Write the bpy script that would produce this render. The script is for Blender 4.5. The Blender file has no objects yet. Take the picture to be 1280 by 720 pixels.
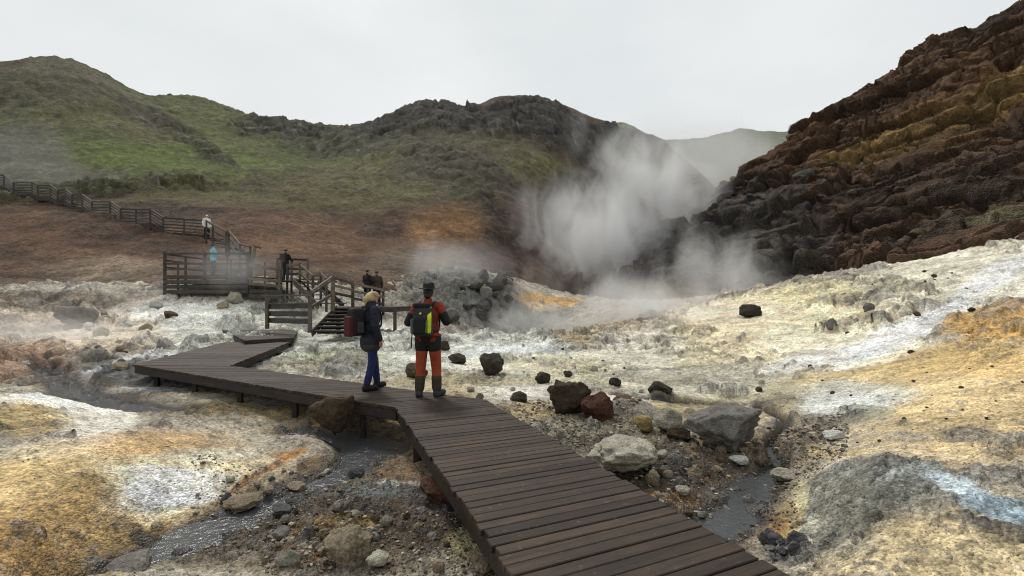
import bpy, bmesh, math, random
import numpy as np
from mathutils import Vector, Matrix

R = math.radians
scene = bpy.context.scene
COL = scene.collection

# ------------------------------------------------------------------ camera
CAM_H, F, HZ, CX = 1.62, 600.0, 372.0, 640.0       # eye height, focal length in photo pixels, horizon row
cam_d = bpy.data.cameras.new('camera')
cam_d.sensor_width = 36.0
cam_d.lens = 36.0 * F / 1280.0
cam_d.shift_y = 12.0 / 1280.0
cam_d.clip_start, cam_d.clip_end = 0.05, 5000.0
cam = bpy.data.objects.new('camera', cam_d)
COL.objects.link(cam)
cam.location = (0, 0, CAM_H)
cam.rotation_euler = (R(90), 0, 0)
scene.camera = cam

# ------------------------------------------------------------------ sky, sun, exposure
SUN_EL, SUN_AZ = 54.0, -28.0                          # elevation, azimuth from +Y towards +X
world = bpy.data.worlds.new('World')
scene.world = world
world.use_nodes = True
wn, wl = world.node_tree.nodes, world.node_tree.links
wn.clear()
w_out = wn.new('ShaderNodeOutputWorld')
w_bg = wn.new('ShaderNodeBackground')
w_sky = wn.new('ShaderNodeTexSky')
w_sky.sky_type = 'NISHITA'
w_sky.sun_disc = False
w_sky.sun_elevation = R(SUN_EL)
w_sky.sun_rotation = R(SUN_AZ)
w_sky.dust_density = 4.0
w_scale = wn.new('ShaderNodeVectorMath'); w_scale.operation = 'SCALE'; w_scale.inputs[3].default_value = 0.10
wl.new(w_sky.outputs[0], w_scale.inputs[0])
w_tc = wn.new('ShaderNodeTexCoord')
w_map = wn.new('ShaderNodeMapping'); w_map.inputs['Scale'].default_value = (1.0, 1.0, 2.2)
w_noise = wn.new('ShaderNodeTexNoise')
w_noise.inputs['Scale'].default_value = 1.6
w_noise.inputs['Detail'].default_value = 5.0
w_noise.inputs['Roughness'].default_value = 0.5
w_ramp = wn.new('ShaderNodeValToRGB')
w_ramp.color_ramp.elements[0].position = 0.3
w_ramp.color_ramp.elements[0].color = (0.70, 0.75, 0.76, 1)
w_ramp.color_ramp.elements[1].position = 0.68
w_ramp.color_ramp.elements[1].color = (0.88, 0.90, 0.90, 1)
wl.new(w_tc.outputs['Generated'], w_map.inputs[0])
wl.new(w_map.outputs[0], w_noise.inputs['Vector'])
wl.new(w_noise.outputs['Fac'], w_ramp.inputs[0])
w_mix = wn.new('ShaderNodeMix'); w_mix.data_type = 'RGBA'; w_mix.inputs[0].default_value = 0.92
wl.new(w_scale.outputs[0], w_mix.inputs[6])
wl.new(w_ramp.outputs[0], w_mix.inputs[7])
wl.new(w_mix.outputs[2], w_bg.inputs[0])
w_bg.inputs[1].default_value = 0.74
wl.new(w_bg.outputs[0], w_out.inputs[0])

sun_d = bpy.data.lights.new('sun', 'SUN')
sun_d.energy = 1.5
sun_d.angle = R(11)
sun_d.color = (1.0, 0.95, 0.88)
sun = bpy.data.objects.new('sun', sun_d)
COL.objects.link(sun)
sv = Vector((math.sin(R(SUN_AZ)) * math.cos(R(SUN_EL)), math.cos(R(SUN_AZ)) * math.cos(R(SUN_EL)), math.sin(R(SUN_EL))))
sun.rotation_euler = sv.to_track_quat('Z', 'Y').to_euler()
sun.location = sv * 200

scene.view_settings.view_transform = 'Standard'
scene.view_settings.look = 'None'
scene.view_settings.exposure = 0.42
scene.view_settings.gamma = 1.0
scene.view_settings.use_curve_mapping = False
scene.cycles.use_denoising = True
scene.cycles.max_bounces = 6
scene.cycles.diffuse_bounces = 3
scene.cycles.volume_bounces = 4
scene.cycles.pixel_filter_type = 'BLACKMAN_HARRIS'
scene.cycles.filter_width = 1.05
scene.cycles.volume_step_rate = 1.0
scene.cycles.volume_max_steps = 256

# ------------------------------------------------------------------ numpy noise
def hash2(ix, iy, seed):
    h = (ix.astype(np.int64) * 374761393 + iy.astype(np.int64) * 668265263 + seed * 974634777) & 0x7fffffff
    h = ((h ^ (h >> 13)) * 1274126177) & 0x7fffffff
    h = h ^ (h >> 16)
    return (h & 0xffff).astype(np.float32) / 65535.0

def perlin(x, y, seed=0):
    x = np.asarray(x, dtype=np.float64); y = np.asarray(y, dtype=np.float64)
    ix = np.floor(x); iy = np.floor(y)
    fx = (x - ix).astype(np.float32); fy = (y - iy).astype(np.float32)
    u = fx * fx * fx * (fx * (fx * 6 - 15) + 10); v = fy * fy * fy * (fy * (fy * 6 - 15) + 10)
    def g(dx, dy):
        a = hash2(ix + dx, iy + dy, seed) * (2 * np.pi)
        return np.cos(a) * (fx - dx) + np.sin(a) * (fy - dy)
    n0 = g(0, 0) * (1 - u) + g(1, 0) * u
    n1 = g(0, 1) * (1 - u) + g(1, 1) * u
    return (n0 * (1 - v) + n1 * v) * 1.5

def fbm(x, y, freq, octaves, seed=0, gain=0.5, ridged=False):
    s = 0; a = 1.0; t = 0
    for o in range(octaves):
        n = perlin(x * freq + 17.3 * o, y * freq - 9.1 * o, seed + o * 7)
        if ridged: n = 1 - 2 * np.abs(n)
        s = s + a * n; t += a; a *= gain; freq *= 2.03
    return s / t

def worley(x, y, seed=0, full=False):
    """distance to nearest and second nearest cell point, the nearest cell's random value (and the offset from its point)"""
    ix = np.floor(x); iy = np.floor(y)
    f1 = np.full(x.shape, 9.0, np.float32); f2 = f1.copy(); cid = np.zeros(x.shape, np.float32)
    ox = cid.copy(); oy = cid.copy()
    for dx in (-1, 0, 1):
        for dy in (-1, 0, 1):
            cx, cy = ix + dx, iy + dy
            ex = (x - cx - hash2(cx, cy, seed)).astype(np.float32); ey = (y - cy - hash2(cx, cy, seed + 31)).astype(np.float32)
            d = np.hypot(ex, ey)
            r = hash2(cx, cy, seed + 77)
            near = d < f1
            f2 = np.where(near, f1, np.minimum(f2, d)); cid = np.where(near, r, cid); f1 = np.where(near, d, f1)
            if full: ox = np.where(near, ex, ox); oy = np.where(near, ey, oy)
    return (f1, f2, cid, ox, oy) if full else (f1, f2, cid)

def rid(cid, k):
    """further random values of a cell"""
    return (cid * (91.7 + 37.3 * k) + .37 * k) % 1.0

def blocks(x, y, seed, tilt=.9, step=.6):
    """a field of broken, tilted blocks: height in cell units, crack mask, block id"""
    f1, f2, cid, ox, oy = worley(x, y, seed, True)
    h = (cid - .5) * step + tilt * ((rid(cid, 1) - .5) * ox + (rid(cid, 2) - .5) * oy) * 2
    edge = sstep(0.0, .16, f2 - f1)
    return (h + .35) * edge - .35 * (1 - edge), edge, cid

def stones(x, y, seed, prob, flat=.6):
    """scattered half-buried stones: height in cell units, mask, id"""
    f1, f2, cid, ox, oy = worley(x, y, seed, True)
    rad = .16 + .30 * rid(cid, 3)
    a = rid(cid, 4) * 6.283
    e = 1 + .7 * rid(cid, 5)
    lx = (np.cos(a) * ox + np.sin(a) * oy) * e; ly = (-np.sin(a) * ox + np.cos(a) * oy)
    # squarish outline
    d = (np.abs(lx) ** 2.6 + np.abs(ly) ** 2.6) ** (1 / 2.6) / rad
    on = (rid(cid, 6) < prob)
    t = np.clip(1 - d, 0, 1)
    h = rad * flat * np.sqrt(np.clip(1 - (1 - t) ** 3, 0, 1)) * (1 + .8 * (rid(cid, 7) - .5) * lx / rad)
    return h * on, (t > .02) * on, cid

def sstep(a, b, x):
    t = np.clip((x - a) / (b - a), 0, 1)
    return t * t * (3 - 2 * t)

# ------------------------------------------------------------------ base surfaces from control points
def world_at(px, py, Y):
    return ((px - CX) / F * Y, Y, CAM_H + (HZ - py) / F * Y)

def on_plane(px, py, z):
    return world_at(px, py, F * (CAM_H - z) / (py - HZ))

LW = 0.75
class Surface:
    """thin-plate spline of height over (bearing, log distance), built from world points"""
    def __init__(self, pts, th_max, smooth=1e-4):
        P = np.array(pts, dtype=np.float64)
        self.th_max = th_max
        self.q = np.stack([np.arctan2(P[:, 0], P[:, 1]), LW * np.log(np.hypot(P[:, 0], P[:, 1]))], 1)
        n = len(P)
        K = self.kern(self.q, self.q) + np.eye(n) * smooth
        Q = np.hstack([np.ones((n, 1)), self.q])
        A = np.block([[K, Q], [Q.T, np.zeros((3, 3))]])
        s = np.linalg.solve(A, np.concatenate([P[:, 2], np.zeros(3)]))
        self.w, self.a = s[:n], s[n:]
    @staticmethod
    def kern(a, b):
        d2 = ((a[:, None, :] - b[None, :, :]) ** 2).sum(-1)
        return 0.5 * d2 * np.log(d2 + 1e-12)
    def __call__(self, x, y):
        x = np.asarray(x, dtype=np.float64); y = np.asarray(y, dtype=np.float64)
        sh = x.shape
        th = np.clip(np.arctan2(x, y), -self.th_max, self.th_max).ravel()
        lr = LW * np.log(np.maximum(np.hypot(x, y), 1e-3)).ravel()
        out = np.empty(th.size)
        for i in range(0, th.size, 60000):
            q = np.stack([th[i:i + 60000], lr[i:i + 60000]], 1)
            out[i:i + 60000] = self.kern(q, self.q) @ self.w + self.a[0] + q @ self.a[1:]
        return out.reshape(sh)

gp = []
for px, py, z in [   # photo pixel and height of the ground there
    (0, 720, -.15), (0, 600, -.05), (0, 520, .05), (0, 492, .10), (60, 497, .02), (95, 515, -.19), (100, 600, -.12), (100, 700, -.2),
    (200, 560, -.16), (200, 537, -.28), (280, 546, -.42), (330, 552, -.46), (372, 566, -.52), (300, 598, -.52), (200, 640, -.5),
    (150, 685, -.54), (340, 630, -.62), (270, 660, -.62), (190, 698, -.62), (400, 603, -.62), (450, 580, -.62), (430, 555, -.62),
    (350, 542, -.60), (140, 512, -.58), (90, 490, -.52), (60, 460, -.4), (480, 640, -.47), (520, 690, -.48), (420, 700, -.52),
    (500, 600, -.5), (380, 660, -.52), (580, 700, -.48), (200, 500, -.5), (300, 510, -.46), (420, 512, -.42), (418, 540, -.37), (250, 485, -.42),
    (150, 470, -.38), (60, 430, 0), (0, 400, .6), (0, 450, -.15), (100, 400, .6), (250, 400, .62), (320, 445, -.2), (350, 470, -.4),
    (450, 450, -.3), (430, 430, -.12), (500, 420, .05), (400, 400, .45), (480, 395, .55), (560, 480, -.42), (620, 520, -.48),
    (560, 440, -.3), (650, 420, -.05), (600, 395, .35), (650, 390, .5), (700, 450, -.35), (700, 500, -.46), (720, 540, -.5),
    (780, 590, -.5), (830, 620, -.52), (800, 480, -.45), (800, 430, -.2), (760, 400, .2), (800, 387, .8), (920, 640, -.62),
    (890, 660, -.62), (940, 610, -.62), (980, 590, -.55), (900, 560, -.5), (1000, 540, -.42), (880, 510, -.52), (640, 580, -.5),
    (560, 560, -.5), (700, 650, -.5), (640, 700, -.5), (1000, 650, -.42), (1060, 590, -.12), (1000, 700, -.42), (1100, 580, .03),
    (1180, 580, .13), (1280, 600, .2), (1100, 700, -.1), (1280, 700, .02), (1200, 640, .08), (1000, 565, -.36), (1080, 545, -.08)]:
    gp.append(on_plane(px, py, z))
for px, py, Y in [   # photo pixel and distance
    (100, 375, 24), (200, 378, 24), (0, 367, 25), (600, 356, 36), (650, 360, 40), (545, 368, 34), (1280, 520, 5.2), (1280, 440, 8), (1280, 380, 13), (1280, 330, 18),
    (1280, 288, 23), (1150, 520, 6), (1150, 450, 9.5), (1150, 400, 14), (1150, 352, 20), (1180, 316, 25), (1040, 500, 8.6),
    (1000, 480, 10), (1040, 440, 13), (1040, 400, 17.5), (1040, 348, 26), (950, 480, 11), (950, 440, 14.5), (950, 410, 18),
    (960, 362, 28), (880, 470, 11.8), (880, 430, 17), (860, 400, 23), (850, 384, 30), (300, 372, 25), (400, 362, 29), (500, 366, 33),
    (1450, 520, 4.6), (1450, 420, 8), (1450, 330, 16), (1450, 260, 24), (1600, 300, 18), (-200, 500, 7), (-200, 430, 14), (-200, 365, 25)]:
    gp.append(world_at(px, py, Y))
gp += [(-30, 45, 1.0), (0, 60, 0.5), (40, 45, 1.5), (0, 90, 0.0), (60, 60, 2.0), (-60, 60, 2.0), (0.6, 1.5, -.45), (-2.2, 1.5, -.3), (2.2, 1.5, -.1)]
ground_tps = Surface(gp, R(66))

hp = [world_at(*p) for p in [
    (0, 372, 25.5), (100, 366, 27), (200, 352, 28), (300, 348, 30), (400, 346, 32), (500, 348, 36), (560, 347, 39), (620, 352, 43), (680, 348, 50),
    (-150, 372, 25), (-150, 300, 36), (-150, 200, 56), (-150, 100, 76), (-150, 68, 86), (-350, 372, 24), (-350, 200, 50), (-350, 60, 84),
    (0, 300, 36), (0, 250, 46), (0, 200, 58), (0, 150, 70), (0, 100, 82), (0, 80, 88), (60, 75, 92), (130, 100, 94), (60, 150, 72),
    (100, 200, 60), (100, 240, 50), (100, 300, 37), (188, 129, 100), (240, 127, 112), (220, 170, 85), (200, 220, 60), (200, 256, 47),
    (200, 310, 36), (300, 150, 116), (345, 172, 122), (300, 200, 75), (300, 238, 56), (300, 280, 43), (300, 320, 36), (385, 174, 122),
    (400, 200, 88), (400, 240, 62), (400, 280, 48), (400, 320, 39), (450, 160, 105), (450, 200, 82), (450, 250, 60), (470, 300, 47),
    (540, 130, 104), (540, 180, 84), (540, 230, 66), (540, 280, 53), (560, 322, 45), (585, 137, 104), (620, 124, 104), (660, 122, 106), (650, 160, 92),
    (650, 210, 78), (640, 260, 64), (640, 300, 56), (650, 332, 50), (720, 140, 108), (720, 180, 96), (720, 220, 86), (710, 260, 76),
    (700, 300, 66), (765, 156, 114), (805, 168, 120), (835, 192, 130), (790, 210, 105), (770, 250, 92), (740, 290, 78), (730, 325, 68),
    (880, 230, 130), (860, 290, 100)]]
def behind(px, py, Y, dY=28, drop=9):
    x, y, z = world_at(px, py, Y)
    k = (Y + dY) / Y
    return (x * k, Y + dY, z - drop)
hp += [behind(*p) for p in [(-350, 60, 84), (-150, 68, 86), (0, 80, 88), (60, 75, 92), (130, 100, 94), (240, 127, 112), (345, 172, 122), (385, 174, 122), (450, 160, 105),
                            (540, 130, 104), (660, 122, 106), (720, 140, 108), (805, 168, 120), (835, 192, 130), (880, 230, 130)]]
hill_tps = Surface(hp, R(58))

rp = [world_at(*p) for p in [
    (1280, 286, 23.5), (1190, 313, 26), (1100, 337, 28), (1050, 347, 29), (960, 356, 33), (900, 368, 36), (850, 379, 39), (800, 384, 43), (730, 372, 50), (660, 368, 56),
    (1280, 200, 30), (1280, 120, 38), (1280, 12, 50), (1180, 250, 31), (1180, 180, 38), (1180, 110, 46), (1165, 62, 52), (1100, 290, 33), (1100, 220, 41),
    (1100, 160, 49), (1100, 105, 55), (1040, 145, 57), (1000, 300, 37), (1000, 240, 46), (995, 174, 59), (930, 320, 41), (930, 270, 50), (930, 222, 60), (870, 342, 43),
    (905, 240, 61), (880, 272, 60), (830, 290, 61), (780, 316, 61), (820, 345, 48), (740, 336, 60), (700, 347, 60), (760, 352, 54),
    (1450, 240, 23), (1450, 120, 34), (1450, 0, 42), (1450, -90, 50), (1650, 200, 20), (1650, 0, 36), (1650, -150, 46)]]
rp += [behind(*p, dY=20, drop=8) for p in [(1650, -150, 46), (1450, -90, 50), (1280, 12, 50), (1165, 62, 52), (1100, 105, 55), (995, 174, 59), (905, 240, 61), (830, 290, 61), (740, 336, 60), (700, 347, 60)]]
scree_tps = Surface(rp, R(61))

# ------------------------------------------------------------------ the boardwalk's outline (needed to keep the ground under it)
def on_deck(px, py, z=0.0):
    x, y, _ = on_plane(px, py, z)
    return (x, y, z)
DECK_L = [(-.62, -2.0, 0), (.31, 2.15, 0), on_deck(497, 509), on_deck(168, 455.6), on_deck(283, 427.5, .1)]
DECK_R = [(.95, -2.3, 0), (1.60, 2.75, 0), on_deck(604, 500), on_deck(286, 457), on_deck(361, 427.5, .1)]

def seg_dist(x, y, ax, ay, bx, by):
    vx, vy = bx - ax, by - ay
    t = np.clip(((x - ax) * vx + (y - ay) * vy) / (vx * vx + vy * vy), 0, 1)
    return np.hypot(x - ax - t * vx, y - ay - t * vy), t

def quad_inside(x, y, q, pad=0.0):
    """signed distance-like value: > 0 inside the convex quad grown by pad"""
    m = np.full(x.shape, 1e9)
    n = len(q)
    area = sum(q[i][0] * q[(i + 1) % n][1] - q[(i + 1) % n][0] * q[i][1] for i in range(n))
    s = 1 if area > 0 else -1
    for i in range(n):
        a, b = q[i], q[(i + 1) % n]
        L = math.hypot(b[0] - a[0], b[1] - a[1])
        m = np.minimum(m, s * ((b[0] - a[0]) * (y - a[1]) - (b[1] - a[1]) * (x - a[0])) / L)
    return m + pad

# streams: pixel path on the water level, half width in metres
WATER = -0.60
def path(pix, z=WATER):
    return [on_plane(px, py, z)[:2] for px, py in pix]
STREAM_A = path([(105, 760), (165, 712), (215, 686), (275, 660), (335, 634), (395, 607), (440, 586), (452, 566), (420, 550), (360, 541)])
WIDTH_A = [.2, .26, .3, .3, .33, .3, .30, .30, .25, .15]
STREAM_C = path([(230, 522), (160, 514), (105, 500), (75, 484), (55, 468)])
WIDTH_C = [.25, .5, .4, .35, .3]
STREAM_B = path([(850, 705), (885, 672), (915, 645), (930, 622), (955, 600), (975, 585), (960, 562), (985, 540), (960, 522), (900, 512), (830, 507), (770, 500)])
WIDTH_B = [.2, .30, .34, .30, .22, .10, .07, .07, .10, .12, .14, .1]

def stream_depth(x, y):
    """d/width to the nearest stream, and the wobble used for its banks"""
    best = np.full(x.shape, 50.0)
    wob = 0.45 * fbm(x, y, 1.6, 5, 91, .65)
    for pts, ws in ((STREAM_A, WIDTH_A), (STREAM_B, WIDTH_B), (STREAM_C, WIDTH_C)):
        for i in range(len(pts) - 1):
            d, t = seg_dist(x, y, *pts[i], *pts[i + 1])
            best = np.minimum(best, d / (ws[i] * (1 - t) + ws[i + 1] * t))
    return best + wob

LAND = [on_deck(279, 412, .22), on_deck(307, 425.5, .22), on_deck(366, 422, .22), on_deck(372, 412, .22)]

def ground_base(x, y):
    z = ground_tps(x, y)
    th = np.abs(np.arctan2(x, y)); r = np.hypot(x, y)
    k = sstep(R(58), R(95), th)
    z = z * (1 - k) + (-.35 + .02 * r.clip(0, 20)) * k
    k = sstep(1.6, .8, r)
    z = z * (1 - k) + (-.45) * k
    k = sstep(70, 150, r)
    return z * (1 - k) + 0.0 * k

def ground_carve(x, y, z):
    sd = stream_depth(x, y)
    k = sstep(2.6, 0.5, sd)
    z = z * (1 - k) + np.minimum(z, WATER - .075 + .10 * sd) * k
    for i in range(len(DECK_L) - 1):
        q = [DECK_L[i], DECK_R[i], DECK_R[i + 1], DECK_L[i + 1]]
        ins = quad_inside(x, y, q, .12)
        k = sstep(-.3, .12, ins)
        z = np.where(k > 0, z * (1 - k) + np.minimum(z, -.26) * k, z)
    k = sstep(-.4, .2, quad_inside(x, y, LAND, .15))
    z = np.where(k > 0, z * (1 - k) + np.minimum(z, -.05) * k, z)
    return z, sd

def hit(px, py, surf, r0=1.5, r1=220, n=1400):
    """where the sight line of a photo pixel meets a surface"""
    Y = np.geomspace(r0, r1, n)
    x = (px - CX) / F * Y; z = CAM_H + (HZ - py) / F * Y
    below = np.nonzero(z < surf(x, Y))[0]
    i = below[0] if len(below) else n - 1
    return x[i], Y[i], z[i]

# ------------------------------------------------------------------ mineral colours laid on the surfaces as patches
def paint(base, x, y, patches, surf, warp, r0=1.5):
    th = np.arctan2(x, y); lr = np.log(np.hypot(x, y))
    col = np.tile(np.array(base, np.float32), (x.size, 1))
    for px, py, rx, ry, c, *o in patches:
        op = o[0] if o else 1.0
        soft = o[1] if len(o) > 1 else 0.35
        rot = R(o[2]) if len(o) > 2 else 0.0
        cx, cy, _ = hit(px, py, surf, r0)
        if abs(rx) < 1e-6: continue
        # patch axes on the ground: small steps from its centre, averaged both ways
        l0 = math.log(math.hypot(cx, cy)); t0 = math.atan2(cx, cy)
        def axis(dx, dy):
            e = .2; out = []
            for sg in (1, -1):
                hx, hy, hz_ = hit(px + sg * e * dx, py + sg * e * dy, surf, r0)
                if hy < 200: out.append(np.array([math.atan2(hx, hy) - t0, math.log(math.hypot(hx, hy)) - l0]) * sg / e)
            if not out: return np.array([0.0, 0.0])
            v = min(out, key=lambda q: abs(q[1]))
            return np.clip(v, -1.2, 1.2)
        U = axis(rx * math.cos(rot), -rx * math.sin(rot))
        V = axis(ry * math.sin(rot), ry * math.cos(rot))
        det = U[0] * V[1] - U[1] * V[0]
        if abs(det) < 1e-9: continue
        a = th - t0; b = lr - l0
        s = (a * V[1] - b * V[0]) / det; t = (U[0] * b - U[1] * a) / det
        d = np.sqrt(s * s + t * t) + warp
        m = (sstep(1 + soft, 1 - soft, d) * op).astype(np.float32)[:, None]
        col = col * (1 - m) + np.array(c, np.float32) * m
    return col

# ------------------------------------------------------------------ node helpers
class Mat:
    def __init__(self, name):
        self.m = bpy.data.materials.new(name); self.m.use_nodes = True
        self.n = self.m.node_tree.nodes; self.l = self.m.node_tree.links
        self.b = self.n['Principled BSDF']; self.out = self.n['Material Output']
    def node(self, kind, **kw):
        n = self.n.new(kind)
        for k, v in kw.items(): setattr(n, k, v)
        return n
    def link(self, a, b): self.l.new(a, b)
    def put(self, inp, v):
        if hasattr(v, 'is_linked') or hasattr(v, 'links'): self.link(v, inp)
        else: inp.default_value = v
    def math(self, op, a, b=0.0, clamp=False):
        n = self.node('ShaderNodeMath', operation=op, use_clamp=clamp)
        self.put(n.inputs[0], a); self.put(n.inputs[1], b)
        return n.outputs[0]
    def mix(self, f, a, b, blend='MIX'):
        n = self.node('ShaderNodeMix', data_type='RGBA', blend_type=blend)
        self.put(n.inputs[0], f)
        self.put(n.inputs[6], a if not isinstance(a, tuple) else (*a, 1)[:4])
        self.put(n.inputs[7], b if not isinstance(b, tuple) else (*b, 1)[:4])
        return n.outputs[2]
    def noise(self, scale, detail=3.0, rough=0.55, vec=None, dist=0.0):
        n = self.node('ShaderNodeTexNoise')
        n.inputs['Scale'].default_value = scale; n.inputs['Detail'].default_value = detail
        n.inputs['Roughness'].default_value = rough; n.inputs['Distortion'].default_value = dist
        if vec is not None: self.link(vec, n.inputs['Vector'])
        return n.outputs['Fac']
    def voronoi(self, scale, vec=None, feature='F1', out='Distance'):
        n = self.node('ShaderNodeTexVoronoi', feature=feature)
        n.inputs['Scale'].default_value = scale
        if vec is not None: self.link(vec, n.inputs['Vector'])
        return n.outputs[out]
    def ramp(self, f, stops):
        n = self.node('ShaderNodeValToRGB')
        e = n.color_ramp.elements
        while len(e) < len(stops): e.new(0.5)
        for k, (p, c) in zip(e, stops):
            k.position = p
            k.color = (c, c, c, 1) if isinstance(c, (int, float)) else (*c, 1)
        self.link(f, n.inputs[0])
        return n.outputs[0]
    def bump(self, h, strength, dist):
        n = self.node('ShaderNodeBump')
        n.inputs['Strength'].default_value = strength; n.inputs['Distance'].default_value = dist
        self.link(h, n.inputs['Height'])
        self.link(n.outputs[0], self.b.inputs['Normal'])
    def pos(self): return self.node('ShaderNodeNewGeometry').outputs['Position']
    def obj(self): return self.node('ShaderNodeTexCoord').outputs['Object']
    def rnd(self): return self.node('ShaderNodeObjectInfo').outputs['Random']
    def attr(self, name, out='Color'): return self.node('ShaderNodeAttribute', attribute_name=name).outputs[out]

def grid_mesh(name, X, Y, Z, col=None, wet=None, wrap=False, keep=None, flat=False):
    nr, nc = X.shape
    v = np.stack([X.ravel(), Y.ravel(), Z.ravel()], 1).astype(np.float32)
    idx = np.arange(nr * nc).reshape(nr, nc)
    if wrap: idx = np.hstack([idx, idx[:, :1]])
    a = idx[:-1, :-1]; b = idx[:-1, 1:]; c = idx[1:, 1:]; d = idx[1:, :-1]
    f = np.stack([a, b, c, d], -1).reshape(-1, 4)
    # bearing grows clockwise, so turn the faces to look up
    f = f[:, ::-1]
    if keep is not None:
        kf = keep.ravel()[f].any(1)
        f = f[kf]
        used = np.zeros(len(v), bool); used[f.ravel()] = True
        remap = np.cumsum(used) - 1
        f = remap[f]; v = v[used]
        if col is not None: col = col[used]
        if wet is not None: wet = wet[used]
    me = bpy.data.meshes.new(name)
    me.vertices.add(len(v)); me.vertices.foreach_set('co', v.ravel())
    me.loops.add(len(f) * 4); me.loops.foreach_set('vertex_index', f.ravel().astype(np.int32))
    me.polygons.add(len(f))
    me.polygons.foreach_set('loop_start', np.arange(0, len(f) * 4, 4, dtype=np.int32))
    me.polygons.foreach_set('loop_total', np.full(len(f), 4, np.int32))
    me.update(calc_edges=True)
    me.polygons.foreach_set('use_smooth', np.full(len(f), not flat))
    if col is not None:
        at = me.attributes.new('tint', 'FLOAT_COLOR', 'POINT')
        at.data.foreach_set('color', np.hstack([col, np.ones((len(col), 1))]).astype(np.float32).ravel())
    if wet is not None:
        at = me.attributes.new('wet', 'FLOAT', 'POINT')
        at.data.foreach_set('value', wet.astype(np.float32).ravel())
    return me

def link(name, me, mat=None, parent=None, kind=None, label=None, cat=None, group=None):
    o = bpy.data.objects.new(name, me)
    COL.objects.link(o)
    if mat is not None and me is not None and not me.materials: me.materials.append(mat)
    if parent is not None: o.parent = parent
    if kind: o['kind'] = kind
    if label: o['label'] = label
    if cat: o['category'] = cat
    if group: o['group'] = group
    return o

# ------------------------------------------------------------------ terrain materials
def terrain_mat(name, grain, speck, bump_h, rough=0.9, big=1.0, speck_col=(.09, .07, .05), speck_amt=.5, contrast=.35):
    m = Mat(name)
    p = m.pos()
    tint = m.attr('tint'); wet = m.attr('wet', 'Fac')
    n1 = m.noise(grain, 4, .7, p)
    vg = m.node('ShaderNodeTexVoronoi'); vg.inputs['Scale'].default_value = grain * 5
    m.link(p, vg.inputs['Vector'])
    sp_ = m.node('ShaderNodeSeparateColor'); m.link(vg.outputs['Color'], sp_.inputs[0])
    n3_ = sp_.outputs[0]; n3d = vg.outputs['Distance']
    n2 = m.noise(big, 4, .62, p, .6)
    lo, hi = 1 - contrast, 1 + contrast
    v1 = m.ramp(n1, [(.25, lo), (.75, hi)])
    v2 = m.ramp(n2, [(.28, lo + .08), (.72, hi - .02)])
    c = m.mix(1.0, m.mix(1.0, tint, v1, 'MULTIPLY'), v2, 'MULTIPLY')
    c = m.mix(1.0, c, m.ramp(n3_, [(0.0, 1 - contrast * .8), (.7, 1.0 + contrast * .25), (1.0, 1 + contrast * .6)]), 'MULTIPLY')
    d = m.voronoi(speck, p)
    s = m.noise(big * 1.7, 2, .6, p)
    mask = m.math('MULTIPLY', m.ramp(d, [(.10, 1.0), (.24, 0.0)]), m.ramp(s, [(.46, 0.0), (.62, 1.0)]))
    c = m.mix(m.math('MULTIPLY', mask, speck_amt), c, speck_col)
    dark = m.math('SUBTRACT', 1.0, m.math('MULTIPLY', wet, .45))
    c = m.mix(1.0, c, dark, 'MULTIPLY')
    m.link(c, m.b.inputs['Base Color'])
    rg = m.math('SUBTRACT', rough, m.math('MULTIPLY', wet, .55))
    m.link(rg, m.b.inputs['Roughness'])
    m.b.inputs['Specular IOR Level'].default_value = .25
    h = m.math('ADD', m.math('MULTIPLY', n1, 1.0), m.math('MULTIPLY', m.voronoi(speck * .6, p), .5))
    h = m.math('ADD', h, m.math('MULTIPLY', n2, 1.2))
    h = m.math('ADD', h, m.math('MULTIPLY', n3d, -.5))
    m.bump(h, .95, bump_h)
    return m.m

WHITE, CREAM, OCHRE, ORANGE = (.56, .55, .50), (.58, .50, .36), (.50, .35, .15), (.52, .26, .07)
MUD, DARK, BLUE, GREYG = (.085, .06, .036), (.06, .06, .055), (.30, .37, .41), (.17, .175, .14)
RUST, TAN = (.24, .085, .02), (.30, .23, .13)
# ------------------------------------------------------------------ ground
th_dense = np.linspace(R(-60), R(60), 900)
th_rest = np.linspace(R(60), R(300), 90)[1:-1]
TH = np.concatenate([th_dense, th_rest])
RR = np.concatenate([np.geomspace(.25, 1.7, 14)[:-1], np.geomspace(1.7, 48, 720), np.geomspace(48, 520, 30)[1:]])
RG, TG = np.meshgrid(RR, TH, indexing='ij')
GX, GY = RG * np.sin(TG), RG * np.cos(TG)
gx, gy = GX.ravel(), GY.ravel()
gz0 = ground_base(gx, gy)

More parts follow.
